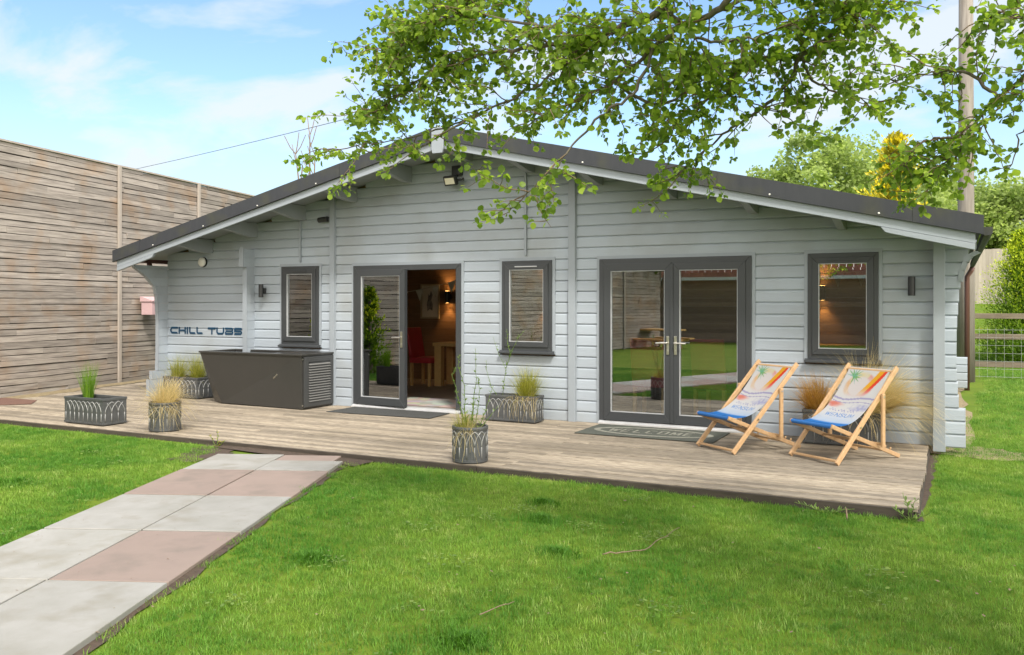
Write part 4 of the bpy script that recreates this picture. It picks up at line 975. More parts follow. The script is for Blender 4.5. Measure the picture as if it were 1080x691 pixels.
def bunting(p0, p1, n, label, sag=.12):
    r = empty('bunting', (0,0,0), 0, label, 'bunting'); p0, p1 = Vector(p0), Vector(p1)
    P = lambda t: p0.lerp(p1, t) + Vector((0,0,-sag*4*t*(1-t)))
    q = MB(); q.tube([P(k/20) for k in range(21)], .005, 5); q.build('string', M['bunt'], r)
    q = MB(); d = (p1-p0).normalized()
    for k in range(n):
        c = P((k+.5)/n); a = d*.075; m_ = c+Vector((0,0,-.19)); off = Vector((-d.y,d.x,0))*.002
        q.add([c-a+off, c+a+off, m_+off, c-a-off, c+a-off, m_-off], [(0,1,2),(5,4,3),(0,3,4,1),(1,4,5,2),(2,5,3,0)])
    q.build('pennants', M['bunt'], r)
bunting((-9.1,2.2,1.74), (-6.4,2.4,2.32), 9, 'cream triangular bunting strung across the room behind the open door')
bunting((-2.6,2.0,2.12), (-.35,1.6,2.14), 8, 'cream triangular bunting strung behind the window nearest the cabin corner')
def rugmat():
    m = bpy.data.materials.new('patchwork_rug'); m.use_nodes = True; t = m.node_tree; n = t.nodes; l = t.links.new
    co = n.new('ShaderNodeTexCoord'); v = n.new('ShaderNodeTexVoronoi'); v.inputs['Scale'].default_value = 5; l(co.outputs['Object'], v.inputs['Vector'])
    hs = n.new('ShaderNodeHueSaturation'); hs.inputs['Saturation'].default_value = .55; hs.inputs['Value'].default_value = .55; l(v.outputs['Color'], hs.inputs['Color']); mxx = n.new('ShaderNodeMixRGB'); mxx.inputs[0].default_value = .55; mxx.inputs[2].default_value = (.42,.35,.27,1); l(hs.outputs[0], mxx.inputs[1]); l(mxx.outputs[0], n['Principled BSDF'].inputs['Base Color']); n['Principled BSDF'].inputs['Roughness'].default_value = .95
    return m
q = MB(); q.box(-7.4,-5.95,.25,1.1,.173,.182); tag(q.build('rug', rugmat()), 'colourful patchwork rug just inside the open door', 'rug')
# red chairs behind the closed double door
dining_chair((-3.40,.56,.17), R(180), 'red dining chair close behind the left glass of the closed double door')
dining_chair((-2.62,.62,.17), R(170), 'red dining chair close behind the right glass of the closed double door')
sb = empty('sideboard', (-1.6,3.7,.17), 0, 'dark sideboard against the inner wall below the lit lamp', 'sideboard')
q = MB(); q.box(-.7,.7,-.22,.25,.08,.80); q.build('cabinet', M['darkbrown'], sb, bevel=.005)
q = MB(); q.box(-.66,-.01,-.235,-.221,.12,.76); q.box(.01,.66,-.235,-.221,.12,.76); q.build('doors', M['darkbrown'], sb, bevel=.004)
q = MB(); q.box(-.73,.73,-.25,.26,.801,.83); q.build('top', M['oak'], sb, bevel=.004)

# ------------------------------------------------------------------ pole, cable, fences at the right
pl = empty('utility_pole', (.20,9.55,0), 0, 'weathered wooden utility pole rising behind the cabin corner', 'pole')
q = MB(); q.tube([(0,0,-.1),(0,0,2.5),(.005,.0,5),(.0,0,9.6)], [.168,.155,.142,.12], 16); q.build('shaft', M['pole'], pl, smooth=True)
q = MB(); q.box(-.9,.9,-.19,-.13,8.9,9.02); q.build('crossarm', M['pole'], pl)
q = MB(); c0, c1_ = Vector((.0,9.5,8.6)), Vector((-52,26.6,9.3))
q.tube([c0.lerp(c1_, k/30)+Vector((0,0,-1.2*4*(k/30)*(1-k/30)*.25)) for k in range(31)], .012, 5); tag(q.build('overhead_cable', M['ink']), 'thin overhead cable crossing the sky above the slatted fence', 'cable')
rf = empty('post_and_rail_fence', (.35,10.2,0), 0, 'weathered post and rail fence with wire mesh in front of the golden conifer', 'fence')
def rail_(z, h=.10, x0=0, x1=6):
    q = MB(); q.box(x0,x1,-.02,.02,z-h/2,z+h/2); q.build('rail', M['rail'], rf, bevel=.006)
for z in (1.36,.94,.37): rail_(z, .11)
for x in (3.0, 5.8): q = MB(); q.box(x-.06,x+.06,.021,.12,-.1,1.5); q.build('post', M['rail'], rf, bevel=.008)
q = MB()
for k in range(40): q.tube([(.1+k*.15,-.024,.1),(.1+k*.15,-.024,1.12)], .0022, 4)
for k in range(7): q.tube([(0,-.027,.12+k*.16),(6,-.027,.12+k*.16)], .0022, 4)
q.build('wire_mesh', M['wire'], rf)
cbf = empty('close_board_fence', (-6.0,28.6,0), R(0), 'grey vertical close board fence beyond the golden conifer', 'fence')
q = MB(); x = 0
while x < 22: q.box(x, x+.118, -.02-random.uniform(0,.012), .0, 1.45, 3.74+random.uniform(-.01,.01), random.random()); x += .12
q.build('boards', M['closeboard'], cbf)
q = MB(); q.box(0,22,.001,.05,1.9,2.0); q.box(0,22,.001,.05,3.2,3.3); q.build('arris_rails', M['closeboard'], cbf)

# ------------------------------------------------------------------ trees
def leaves_mesh(name, pts, sizes, tones, material, parent, aspect=.8, shape='leaf', dirs=None):
    """one mesh of separate leaf faces (vectorised). shape leaf = folded ovate, card = plain quad"""
    n = len(pts); P = np.array(pts); S = np.array(sizes)[:,None]
    if dirs is None:
        d = rng.normal(size=(n,3)); d[:,2] *= .6; d[:,2] -= .25
    else: d = np.array(dirs) + rng.normal(size=(n,3))*.45
    d /= np.linalg.norm(d, axis=1)[:,None]
    u = rng.normal(size=(n,3)); u[:,2] = np.abs(u[:,2])+.6; sd_ = np.cross(d, u); sd_ /= np.linalg.norm(sd_, axis=1)[:,None]; nr = np.cross(sd_, d)
    if shape == 'leaf':
        prof = [(0,0),(.18,.30),(.45,.46),(.75,.36),(1.0,0)]
        V = []
        for t_, h_ in prof: V.append(P + d*S*t_ - nr*S*.24*(t_**2))                       # midrib
        for t_, h_ in prof[1:-1]: V.append(P + d*S*t_ + sd_*S*h_*aspect + nr*S*(.08-.14*t_))
        for t_, h_ in prof[1:-1]: V.append(P + d*S*t_ - sd_*S*h_*aspect + nr*S*(.08-.14*t_))
        V = np.stack(V, 1).reshape(-1,3); k = 11
        F = np.array([[0,1,5,5],[1,2,6,5],[2,3,7,6],[3,4,7,7],[0,8,1,1],[1,8,9,2],[2,9,10,3],[3,10,4,4]])
        faces = []
        base = (np.arange(n)*k)[:,None]
        tri = [[0,1,5],[3,4,7],[0,8,1],[3,10,4]]; qd = [[1,2,6,5],[2,3,7,6],[1,8,9,2],[2,9,10,3]]
        for t3 in tri: faces.append((base+np.array(t3)).tolist())
        for q4 in qd: faces.append((base+np.array(q4)).tolist())
        FF = [f for grp in faces for f in grp]; per = np.concatenate([np.repeat(np.array(tones)[None,:], 8, 0)]).ravel()
        lt_ = np.array([3]*4*n + [4]*4*n); tn = np.tile(np.array(tones), 8)
    else:
        V = np.stack([P, P+d*S*.5+sd_*S*.5*aspect, P+d*S, P+d*S*.5-sd_*S*.5*aspect], 1).reshape(-1,3)
        FF = (np.arange(n)[:,None]*4 + np.arange(4)).tolist(); lt_ = np.full(n,4); tn = np.array(tones)
    me = bpy.data.meshes.new(name); me.from_pydata(V.tolist(), [], FF); me.materials.append(material)
    ca = me.color_attributes.new('tone', 'FLOAT_COLOR', 'CORNER'); c = np.repeat(tn.astype(np.float32), lt_)
    ca.data.foreach_set('color', np.stack([c,c,c,np.ones_like(c)],1).ravel())
    if shape == 'leaf': me.polygons.foreach_set('use_smooth', [True]*len(me.polygons))
    o = bpy.data.objects.new(name, me); COL.objects.link(o); o.parent = parent
    return o
def broad_tree(loc, H, rad, label, n_clump=120, per=110, leaf=.17, group='trees beyond the cabin', trunk_r=.22, crown_lo=.28, material=None, cat='tree'):
    r = empty('broadleaf_tree', loc, random.uniform(0,6), label, cat, group)
    cz = H*(1+crown_lo)/2; hz = H*(1-crown_lo)/2
    tk = MB(); tk.tube([(0,0,-.2),(.05,0,H*.2),(-.05,.08,H*.45),(.05,0,H*.8)], [trunk_r*1.2,trunk_r,trunk_r*.7,trunk_r*.2], 8)
    cl = []
    for _ in range(n_clump):
        while True:
            v = Vector((random.uniform(-1,1),random.uniform(-1,1),random.uniform(-1,1)))
            if .45 < v.length < 1: break
        k = 1 + .22*mnoise.noise(v*2.3+Vector(loc)); p = Vector((v.x*rad*k, v.y*rad*k, cz+v.z*hz*k)); cl.append(p)
    for p in random.sample(cl, min(16,len(cl))):
        z0 = H*random.uniform(.2,.6); s0 = Vector((0,0,z0)); mid_ = s0.lerp(p,.5)+Vector((0,0,.25)); tk.tube([s0, mid_, p], [trunk_r*.45,trunk_r*.25,.02], 5)
    tk.build('trunk', M['bark'], r, smooth=True)
    pts, sz, tn, dr = [], [], [], []
    for p in cl:
        cr_ = rad*random.uniform(.14,.26); t0 = random.random()
        for _ in range(per):
            v = Vector((random.gauss(0,1),random.gauss(0,1),random.gauss(0,.75))); v = v.normalized()*(random.random()**.4)
            q_ = p+v*cr_; pts.append(q_[:]); sz.append(leaf*random.uniform(.6,1.3)); tn.append(min(1,max(0,.5*t0+.5*random.random()))); dr.append((v.x*.7,v.y*.7,-.2))
    leaves_mesh('crown', pts, sz, tn, material or M['treeleaf'], r, 1.0, 'card', dr)
    return r
random.seed(31)
broad_tree((-5.1,30.3,1.5), 7.6, 3.0, 'pale green broadleaf tree showing highest above the black roof', 150, 120)
broad_tree((-8.3,31.5,1.5), 6.2, 2.6, 'lower pale green tree beside the highest one above the roof', 110, 110)
broad_tree((-2.4,33,1.5), 6.6, 2.6, 'pale green tree behind the amber conifer above the roof', 110, 110)
broad_tree((3.2,36,1.5), 6.3, 3.0, 'leafy tree behind the close board fence beside the utility pole', 150, 130, crown_lo=.05)
broad_tree((7.2,34,1.5), 6.5, 3.2, 'leafy tree behind the close board fence at the picture edge', 130, 130, crown_lo=.05)
broad_tree((.2,38,1.5), 6.8, 2.8, 'distant tree right behind the utility pole', 120, 120, crown_lo=.1)
broad_tree((10.5,30,1.5), 7, 3.2, 'leafy tree further along behind the close board fence', 90, 100, crown_lo=.05)
def conifer(loc, H, rad, label, material, n=2600, leaf=.16, skirt=.0, cat='conifer', spiky=1., vary=.72):
    r = empty('conifer', loc, 0, label, cat)
    tk = MB(); tk.tube([(0,0,-.1),(0,0,H*.9)], [.09,.02], 8); tk.build('trunk', M['bark'], r)
    pts, sz, tn, dr = [], [], [], []
    nb = int(n/22)
    for b in range(nb):                          # branch sprays, each a row of small faces that rises to its tip
        hfrac = (b+random.random())/nb; hfrac = hfrac**1.15; zc = skirt + (H-skirt)*hfrac; az = random.uniform(0,6.283)
        rr = rad*(1-hfrac)**.72*random.uniform(vary,1.15)*(1+.15*math.sin(az*3+hfrac*9))
        up = .5+.9*hfrac
        for k in range(22):
            f = (k/21)**.7; rad_ = rr*f + .02
            p = (math.cos(az)*rad_+random.gauss(0,.05)*rad, math.sin(az)*rad_+random.gauss(0,.05)*rad, zc+rr*f*up*.55+random.gauss(0,.03)-.08*H*(1-hfrac)*0)
            pts.append(p); sz.append(leaf*random.uniform(.6,1.2)*(1.1-.35*f)); tn.append(min(1,max(0,(f**2.4)*(.25+.85*min(1,hfrac*1.5))+random.gauss(0,.10)))); dr.append((math.cos(az)*.8,math.sin(az)*.8,.9*spiky))
    leaves_mesh('foliage', pts, sz, tn, material, r, .42, 'card', dr)
    return r
conifer((1.55,14.9,.0), 3.4, 1.2, 'bushy golden tipped conifer standing behind the post and rail fence', M['gold'], 34000, .085)
conifer((-1.33,14.0,.1), 5.75, 1.6, 'amber yellow conifer whose top shows above the black roof', M['amber'], 9000, .17, vary=.45)

# overhanging tree whose branches fill the top of the view
ot = empty('overhanging_tree', (3.4,-8.6,0), 0, 'tree with fresh green rounded leaves on twiggy branches overhanging the cabin roof', 'tree')
OT = Vector((3.4,-8.6,0))
BR = {
    'L1': [(-1.18, -5.92, 3.37), (-1.32, -5.77, 3.13), (-1.58, -5.68, 3.09), (-1.83, -5.59, 3.08), (-2.18, -5.54, 3.1), (-2.57, -5.51, 3.1), (-2.98, -5.5, 3.01), (-3.33, -5.45, 2.85)],
    'L1b': [(-1.68, -5.62, 3.09), (-1.94, -5.53, 3.0), (-2.22, -5.45, 2.88), (-2.57, -5.4, 2.79), (-2.99, -5.39, 2.7), (-3.4, -5.38, 2.67), (-3.81, -5.36, 2.67)],
    'L1c': [(-1.83, -5.59, 3.08), (-2.13, -5.63, 3.2), (-2.57, -5.63, 3.32), (-2.93, -5.58, 3.27), (-3.17, -5.59, 3.16)],
    'L1d': [(-2.57, -5.4, 2.79), (-2.77, -5.51, 2.67), (-3.0, -5.53, 2.56)],
    'L2': [(-0.85, -5.98, 3.2), (-1.01, -5.84, 3.05), (-1.23, -5.73, 3.04), (-1.39, -5.7, 2.95), (-1.64, -5.6, 2.83), (-1.9, -5.62, 2.73), (-2.2, -5.55, 2.66)],
    'L2b': [(-1.39, -5.7, 2.95), (-1.47, -5.74, 2.73), (-1.65, -5.71, 2.63), (-1.83, -5.7, 2.5), (-1.91, -5.74, 2.37), (-1.99, -5.78, 2.29), (-2.11, -5.78, 2.21)],
    'L3': [(-0.49, -5.8, 3.29), (-0.41, -5.2, 3.22), (-0.57, -5.16, 3.06), (-0.74, -5.14, 2.97), (-0.95, -5.25, 2.96), (-1.23, -5.28, 2.92), (-1.48, -5.41, 2.93)],
    'L3b': [(-0.74, -5.14, 2.97), (-0.86, -5.09, 2.8), (-1.08, -5.09, 2.64), (-1.28, -5.08, 2.51), (-1.47, -5.06, 2.37)],
    'L3c': [(-0.74, -5.14, 2.97), (-0.71, -5.01, 2.87), (-0.58, -4.83, 2.81), (-0.4, -4.63, 2.78)],
    'L3d': [(-0.95, -5.25, 2.96), (-1.08, -5.32, 2.83), (-1.25, -5.29, 2.72), (-1.34, -5.33, 2.59), (-1.44, -5.38, 2.51)],
    'L4': [(-1.01, -5.84, 3.05), (-0.87, -5.65, 3.15), (-0.67, -5.44, 3.22), (-0.51, -5.25, 3.15), (-0.41, -5.08, 3.14), (-0.3, -5.03, 3.26)],
    'L5': [(0.56, -5.26, 2.89), (0.31, -5.05, 2.75), (0.2, -4.88, 2.69), (0.1, -4.82, 2.58), (-0.03, -4.78, 2.52), (-0.16, -4.73, 2.51), (-0.27, -4.67, 2.38)],
    'L5b': [(0.2, -4.88, 2.69), (0.04, -4.86, 2.85), (-0.15, -4.72, 2.89), (-0.34, -4.6, 2.91)],
    'L5c': [(0.1, -4.82, 2.58), (0.04, -4.75, 2.46), (-0.04, -4.69, 2.40), (-0.14, -4.65, 2.36)],
    'L5d': [(0.31, -5.05, 2.75), (0.33, -5.04, 2.56), (0.29, -4.96, 2.45)],
    'L5e': [(0.56, -5.26, 2.89), (0.31, -4.94, 3.07), (0.19, -4.78, 3.16), (0.08, -4.72, 3.09)],
    'L6': [(-1.9, -5.62, 3.62), (-2.18, -5.54, 3.46), (-2.57, -5.51, 3.44), (-2.93, -5.47, 3.41), (-3.18, -5.38, 3.31)],
    'L7': [(-1.32, -5.77, 3.13), (-1.15, -5.68, 2.97), (-1.04, -5.52, 2.98), (-0.84, -5.3, 3.08), (-0.7, -5.23, 3.13)],
    'L8': [(-1.64, -5.6, 2.83), (-1.45, -5.5, 2.7), (-1.27, -5.3, 2.8), (-1.01, -5.17, 2.73), (-0.84, -4.97, 2.67)],
}
RAD = {'L1': .024, 'L2': .020, 'L3': .024, 'L5': .016, 'L4': .012, 'L6': .014, 'L1b': .011, 'L5e': .012, 'L3b': .014, 'L2b': .010}
DEN = {'L1': 30, 'L1b': 14, 'L1c': 30, 'L1d': 5, 'L2': 16, 'L2b': 8, 'L3': 19, 'L3b': 12, 'L3c': 14, 'L3d': 9, 'L4': 24, 'L5': 20, 'L5b': 18, 'L5c': 12, 'L5d': 10, 'L5e': 18, 'L6': 32, 'L7': 19, 'L8': 12}
random.seed(77)
def smooth_line(pts, k=6, wob=.007):
    P = [Vector(p) for p in pts]; out_ = []
    for i in range(len(P)-1):
        p0, p1, p2, p3 = P[max(i-1,0)], P[i], P[i+1], P[min(i+2,len(P)-1)]
        for j in range(k):
            t = j/k; out_.append(.5*((2*p1)+(p2-p0)*t+(2*p0-5*p1+4*p2-p3)*t*t+(3*p1-p0-3*p2+p3)*t**3) + Vector((random.gauss(0,wob),random.gauss(0,wob),random.gauss(0,wob)))*(0 if j == 0 else 1))
    out_.append(P[-1]); return out_
lb = MB(); tw = MB(); LP, LS, LTn, LD = [], [], [], []
fork = Vector((3.2,-8.3,3.1))
for k, p0 in {'L1': 1, 'L2': 1, 'L3': 1, 'L5': 1, 'L6': 1}.items():
    s0 = Vector(BR[k][0]); f0 = fork+Vector((random.uniform(-.1,.1),random.uniform(-.1,.1),random.uniform(-.2,.9)))
    md = f0.lerp(s0,.5)+Vector((0,0,.55)); ln_ = smooth_line([f0, md, s0], 6, .02); N = len(ln_)
    lb.tube([p-OT for p in ln_], [.09+(RAD[k]*1.1-.09)*i/(N-1) for i in range(N)], 8)
def add_twig(p, d, ln, dens=1., lvl=0):
    n = max(3, int(ln/.040)); pts = [p.copy()]; q = p.copy(); dd = d.copy()
    for i in range(n):
        dd = (dd + Vector((random.gauss(0,.16),random.gauss(0,.16),random.gauss(0,.14)-.02))).normalized(); q = q+dd*ln/n; pts.append(q.copy())
    tw.tube([a-OT for a in pts], [.0042*(1-.7*i/n)*(1 if lvl == 0 else .7) for i in range(n+1)], 4, cap=False)
    for i in range(1, n+1):
        if random.random() < .10: continue
        for _ in range(random.choice((2,2,3,3,4)) if i < n else 5):
            a = Vector((random.gauss(0,1),random.gauss(0,1),random.gauss(-.15,.7))).normalized(); ld = (dd*.6+a).normalized()
            pet = pts[i] + ld*random.uniform(.008,.022)
            LP.append((pet-OT)[:]); LS.append(random.uniform(.019,.048)); LTn.append(random.random()); LD.append(ld[:])
        if lvl == 0 and random.random() < .22:
            a = (dd*.5 + Vector((random.gauss(0,.7),random.gauss(0,.7),random.gauss(-.1,.5)))).normalized(); add_twig(pts[i], a, ln*random.uniform(.3,.55), dens, 1)
for k, pts in BR.items():
    ln_ = smooth_line(pts); N = len(ln_); r0 = RAD.get(k, .011)
    lb.tube([p-OT for p in ln_], [max(.0035, r0*(1-.85*i/(N-1))) for i in range(N)], 7, cap=False)
    tot = sum((ln_[i+1]-ln_[i]).length for i in range(N-1)); nt_ = int(DEN.get(k,20)*tot/.85)
    for j in range(nt_):
        i = min(N-2, int(random.random()**.8*(N-1)))
        d = (ln_[min(i+2,N-1)]-ln_[max(i-1,0)]).normalized(); a = Vector((random.gauss(0,.8),random.gauss(0,.8),random.gauss(-.05,.55)))
        add_twig(ln_[i], (d*.75+a*.75).normalized(), random.uniform(.14,.42))
    add_twig(ln_[-1], (ln_[-1]-ln_[-3]).normalized(), .22)
for k in ('L1','L2','L3','L5','L6'):
    s0 = Vector(BR[k][0]); md = fork.lerp(s0,.5)+Vector((0,0,.9)); ln_ = smooth_line([fork+Vector((0,0,.4)), md, s0], 8, .02)
    for p in ln_[4:]:
        for _ in range(4): add_twig(p, Vector((random.gauss(0,1),random.gauss(0,1),random.gauss(.35,.4))).normalized(), random.uniform(.25,.5))
# the crown above and behind the view, coarser; it shades the lawn
for _ in range(200):
    th_, rr = random.uniform(0,6.283), 4.2*math.sqrt(random.random()); p = Vector((1.7+rr*math.cos(th_), -6.4+rr*math.sin(th_)*.85, random.uniform(5.2,7.6)-.10*rr))
    for _ in range(26):
        v = Vector((random.gauss(0,.3),random.gauss(0,.3),random.gauss(0,.22))); LP.append((p+v-OT)[:]); LS.append(random.uniform(.06,.11)); LTn.append(random.random()); LD.append((v.x,v.y,-.2))
for _ in range(9):
    a = Vector((1.9+random.uniform(-3,3), -6.9+random.uniform(-2.6,2.6), random.uniform(5.2,6.8))); lb.tube([fork+Vector((0,0,.6))-OT, fork.lerp(a,.5)+Vector((0,0,.6))-OT, a-OT], [.07,.045,.012], 6)
tk = MB(); tk.tube([(0,0,-.2),(.0,0,.1),(-.06,.06,1.4),(-.15,.22,2.6),(-.2,.3,3.4),(-.15,.25,4.6),(0,.2,6)], [.26,.21,.17,.155,.14,.10,.03], 12); tk.build('trunk', M['bark'], ot, smooth=True)
lb.build('limbs', M['bark'], ot, smooth=True); tw.build('twigs', M['twig'], ot, smooth=True, fixn=False)
leaves_mesh('crown', LP, LS, LTn, M['leaf'], ot, 1.0, 'leaf', LD)

# bare sapling behind the cabin, left of the gable
random.seed(8)
sp = empty('bare_sapling', (-15.9,8.76,0), 0, 'thin bare sapling whose tip shows above the roof slope', 'sapling')
q = MB(); base = Vector((0,0,0))
for (dx, tp, n_) in ((.0,6.6,0), (-.55,6.1,1), (.2,6.0,2)):
    ln_ = [Vector((0,0,0)), Vector((dx*.3,0,3)), Vector((dx*.6,0,tp*.75)), Vector((dx,0,tp))]; f = []
    for i in range(3):
        for k in range(5): f.append(ln_[i].lerp(ln_[i+1],k/5))
    q.tube(f, [.05*(1-.75*i/15) for i in range(15)], 5)
    for _ in range(9):
        p = f[random.randint(8,14)]; a = Vector((random.gauss(0,.5),random.gauss(0,.5),1)).normalized(); q.tube([p, p+a*.25, p+a*.5+Vector((0,0,.12))], [.014,.012,.009], 4)
q.build('stem', M['drytwig'], sp)

# things behind the camera that the glass reflects
bn = empty('timber_outbuilding', (-2.5,-24,0), 0, 'brown timber outbuilding with a pantile roof across the lawn', 'building')
q = MB(); z = 0
while z < 2.7: q.box(-12.5,6,-.04,.0+random.uniform(0,.012),z,z+.1495,random.random()); z += .15
q.build('wall', M['darkbrown'], bn)
q = MB()
for r_ in range(9):
    for c_ in range(72):
        q.prism([(-12.5+c_*.26, 2.62+r_*.16),(-12.5+c_*.26+.24, 2.62+r_*.16),(-12.5+c_*.26+.24, 2.80+r_*.16),(-12.5+c_*.26, 2.80+r_*.16)], 'y', .45-r_*.3, .42-r_*.3-.02, random.random())
q.build('roof', M['pantile'], bn)
q = MB(); q.box(-12.6,6.2,.44,.50,2.52,2.64); q.build('gutter', M['white'], bn)
q = MB()
for k in range(14): q.tube([(1.4+k*.1,.18+.03*(k%2),0.05),(1.4+k*.1,.18+.03*(k%2),2.5)], .055, 6)
q.build('curtain', M['curtain'], bn, smooth=True)
pt = empty('picnic_table', (-9.0,-18.5,0), R(20), 'wooden picnic table on the far lawn', 'picnic table')
q = MB(); q.box(-.9,.9,-.38,.38,.70,.75); q.build('tabletop', M['oak'], pt)
for s_ in (-1,1): q = MB(); q.box(-.9,.9,s_*.72-.14,s_*.72+.14,.40,.445); q.build('bench', M['oak'], pt)
for s_ in (-1,1): q = MB(); q.bar((s_*.6,-.55,0),(s_*.6,-.2,.70),.09,.045); q.bar((s_*.6,.55,0),(s_*.6,.2,.70),.09,.045); q.box(s_*.6+.03,s_*.6+.07,-.85,.85,.33,.395); q.build('leg_frame', M['oak'], pt)
random.seed(5)
broad_tree((-9.4,-19.6,0), 6.5, 2.4, 'broad tree in front of the outbuilding across the lawn', 60, 90, .16, 'trees across the lawn', .13, .45, M['hedge'])
conifer((-11.95,-4.7,.06), 1.85, .5, 'slim golden shrub on the lawn before the slatted fence', M['gold'], 5000, .10, cat='shrub')

# ------------------------------------------------------------------ grass
def tuft_mesh(name, nb, h, spread, seed, w=.0035):
    random.seed(seed); m = MB()
    for _ in range(nb):
        az = random.uniform(0,6.283); rr = spread*math.sqrt(random.random()); p = Vector((rr*math.cos(az), rr*math.sin(az), -.004)); a2 = random.uniform(0,6.283); tl = abs(random.gauss(0,.5)); d = Vector((math.sin(tl)*math.cos(a2), math.sin(tl)*math.sin(a2), math.cos(tl))); sd_ = Vector((-math.sin(a2), math.cos(a2), 0)); hh = h*random.uniform(.45,1.15)
        m1 = p+d*hh*.55; d2 = (d+Vector((math.cos(a2)*.5, math.sin(a2)*.5, -.15))).normalized(); m2 = m1+d2*hh*.5; ww = w*random.uniform(.7,1.2)
        m.add([p-sd_*ww/2, p+sd_*ww/2, m1+sd_*ww*.4, m1-sd_*ww*.4, m2], [(0,1,2,3),(3,2,4)], random.random())
    me = bpy.data.meshes.new(name); me.from_pydata(m.v, [], m.f); me.materials.append(M['blade']); return bpy.data.objects.new(name, me)
def blademat():
    m = bpy.data.materials.new('grass_blade'); m.use_nodes = True; t = m.node_tree; n = t.nodes; l = t.links.new; p = n['Principled BSDF']
    geo = n.new('ShaderNodeNewGeometry'); n1 = n.new('ShaderNodeTexNoise'); n1.inputs['Scale'].default_value = .8; n1.inputs['Detail'].default_value = 7; n1.inputs['Roughness'].default_value = .65; l(geo.outputs['Position'], n1.inputs['Vector'])
    oi = n.new('ShaderNodeObjectInfo')
    r1 = n.new('ShaderNodeMapRange'); r1.inputs['From Min'].default_value = .40; r1.inputs['From Max'].default_value = .60; l(n1.outputs['Fac'], r1.inputs['Value'])
    m1 = n.new('ShaderNodeMixRGB'); m1.inputs[1].default_value = (.10,.265,.03,1); m1.inputs[2].default_value = (.24,.395,.06,1); l(r1.outputs[0], m1.inputs[0])
    cr_ = n.new('ShaderNodeValToRGB'); e = cr_.color_ramp.elements; e[0].position = .0; e[0].color = (.62,.68,.6,1); e[1].position = .9; e[1].color = (1.15,1.1,1,1); x_ = e.new(.93); x_.color = (1.7,1.25,2.2,1); x2 = e.new(1); x2.color = (1.75,1.25,2.4,1); l(oi.outputs['Random'], cr_.inputs[0])
    mu = n.new('ShaderNodeMixRGB'); mu.blend_type = 'MULTIPLY'; mu.inputs[0].default_value = 1; l(m1.outputs[0], mu.inputs[1]); l(cr_.outputs[0], mu.inputs[2])
    l(mu.outputs[0], p.inputs['Base Color']); p.inputs['Roughness'].default_value = .55; p.inputs['Specular IOR Level'].default_value = .25
    tr = n.new('ShaderNodeBsdfTranslucent'); l(mu.outputs[0], tr.inputs['Color']); ms = n.new('ShaderNodeMixShader'); ms.inputs[0].default_value = .4; l(p.outputs[0], ms.inputs[1]); l(tr.outputs[0], ms.inputs[2]); l(ms.outputs[0], n['Material Output'].inputs['Surface'])
    return m
M['blade'] = blademat()
tc_ = bpy.data.collections.new('tuft_kinds')
for i in range(5): tc_.objects.link(tuft_mesh('tuft', 18, .040, .045, 100+i, .003))
def grass_field(name, polys, density, seed, scale=(.7,1.3)):
    m = MB()
    for poly in polys:                           # fine triangles that follow the ground, clipped by a test on their centre
        xs_ = [p[0] for p in poly]; ys_ = [p[1] for p in poly]; st = .2
        def inside(x, y):
            c = False; j = len(poly)-1
            for i in range(len(poly)):
                if (poly[i][1] > y) != (poly[j][1] > y) and x < (poly[j][0]-poly[i][0])*(y-poly[i][1])/(poly[j][1]-poly[i][1])+poly[i][0]: c = not c
                j = i
            return c
        nx, ny = int((max(xs_)-min(xs_))/st)+1, int((max(ys_)-min(ys_))/st)+1
        for a in range(nx):
            for b in range(ny):
                x, y = min(xs_)+a*st, min(ys_)+b*st
                if inside(x+st/2, y+st/2): m.add([(x,y,gz(x,y)),(x+st,y,gz(x+st,y)),(x+st,y+st,gz(x+st,y+st)),(x,y+st,gz(x,y+st))], [(0,1,2,3)])
    o = m.build(name, M['blade'], fixn=False); tag(o, 'short bright green mown grass of the lawn', kind='stuff')
    ng = bpy.data.node_groups.new(name, 'GeometryNodeTree'); ng.interface.new_socket('Geometry', in_out='INPUT', socket_type='NodeSocketGeometry'); ng.interface.new_socket('Geometry', in_out='OUTPUT', socket_type='NodeSocketGeometry')
    N = ng.nodes.new; l = ng.links.new; gi, go = N('NodeGroupInput'), N('NodeGroupOutput')
    dp = N('GeometryNodeDistributePointsOnFaces'); dp.inputs['Density'].default_value = density; dp.inputs['Seed'].default_value = seed
    ci = N('GeometryNodeCollectionInfo'); ci.inputs['Collection'].default_value = tc_; ci.inputs['Separate Children'].default_value = True; ci.inputs['Reset Children'].default_value = True
    ip = N('GeometryNodeInstanceOnPoints'); ip.inputs['Pick Instance'].default_value = True
    rr = N('FunctionNodeRandomValue'); rr.data_type = 'FLOAT_VECTOR'; rr.inputs[0].default_value = (-.15,-.15,0); rr.inputs[1].default_value = (.15,.15,6.283)
    rs = N('FunctionNodeRandomValue'); rs.data_type = 'FLOAT'; rs.inputs[2].default_value = scale[0]; rs.inputs[3].default_value = scale[1]
    l(gi.outputs[0], dp.inputs['Mesh']); l(dp.outputs['Points'], ip.inputs['Points']); l(ci.outputs[0], ip.inputs['Instance']); l(rr.outputs[0], ip.inputs['Rotation']); l(rs.outputs[1], ip.inputs['Scale']); l(ip.outputs[0], go.inputs[0])
    md_ = o.modifiers.new('scatter', 'NODES'); md_.node_group = ng
    return o
le = lambda t, o: line_pt(t, o)
right_lawn = [le(-.05,-.06), le(5.6,-.03), (2.4,-8.8), (4.6,-2.0), (4.5,1.5), (-.05,1.5), (-.15,-.1), (-.24,-3.22), (-4.4,-3.20)]
left_lawn = [le(.1,1.42), le(6.2,1.40), (-5.4,-9.4), (-9.0,-9.4), (-12.3,-6.0), (-12.6,-3.8), (-12.7,-3.22), (-7.0,-3.22)]
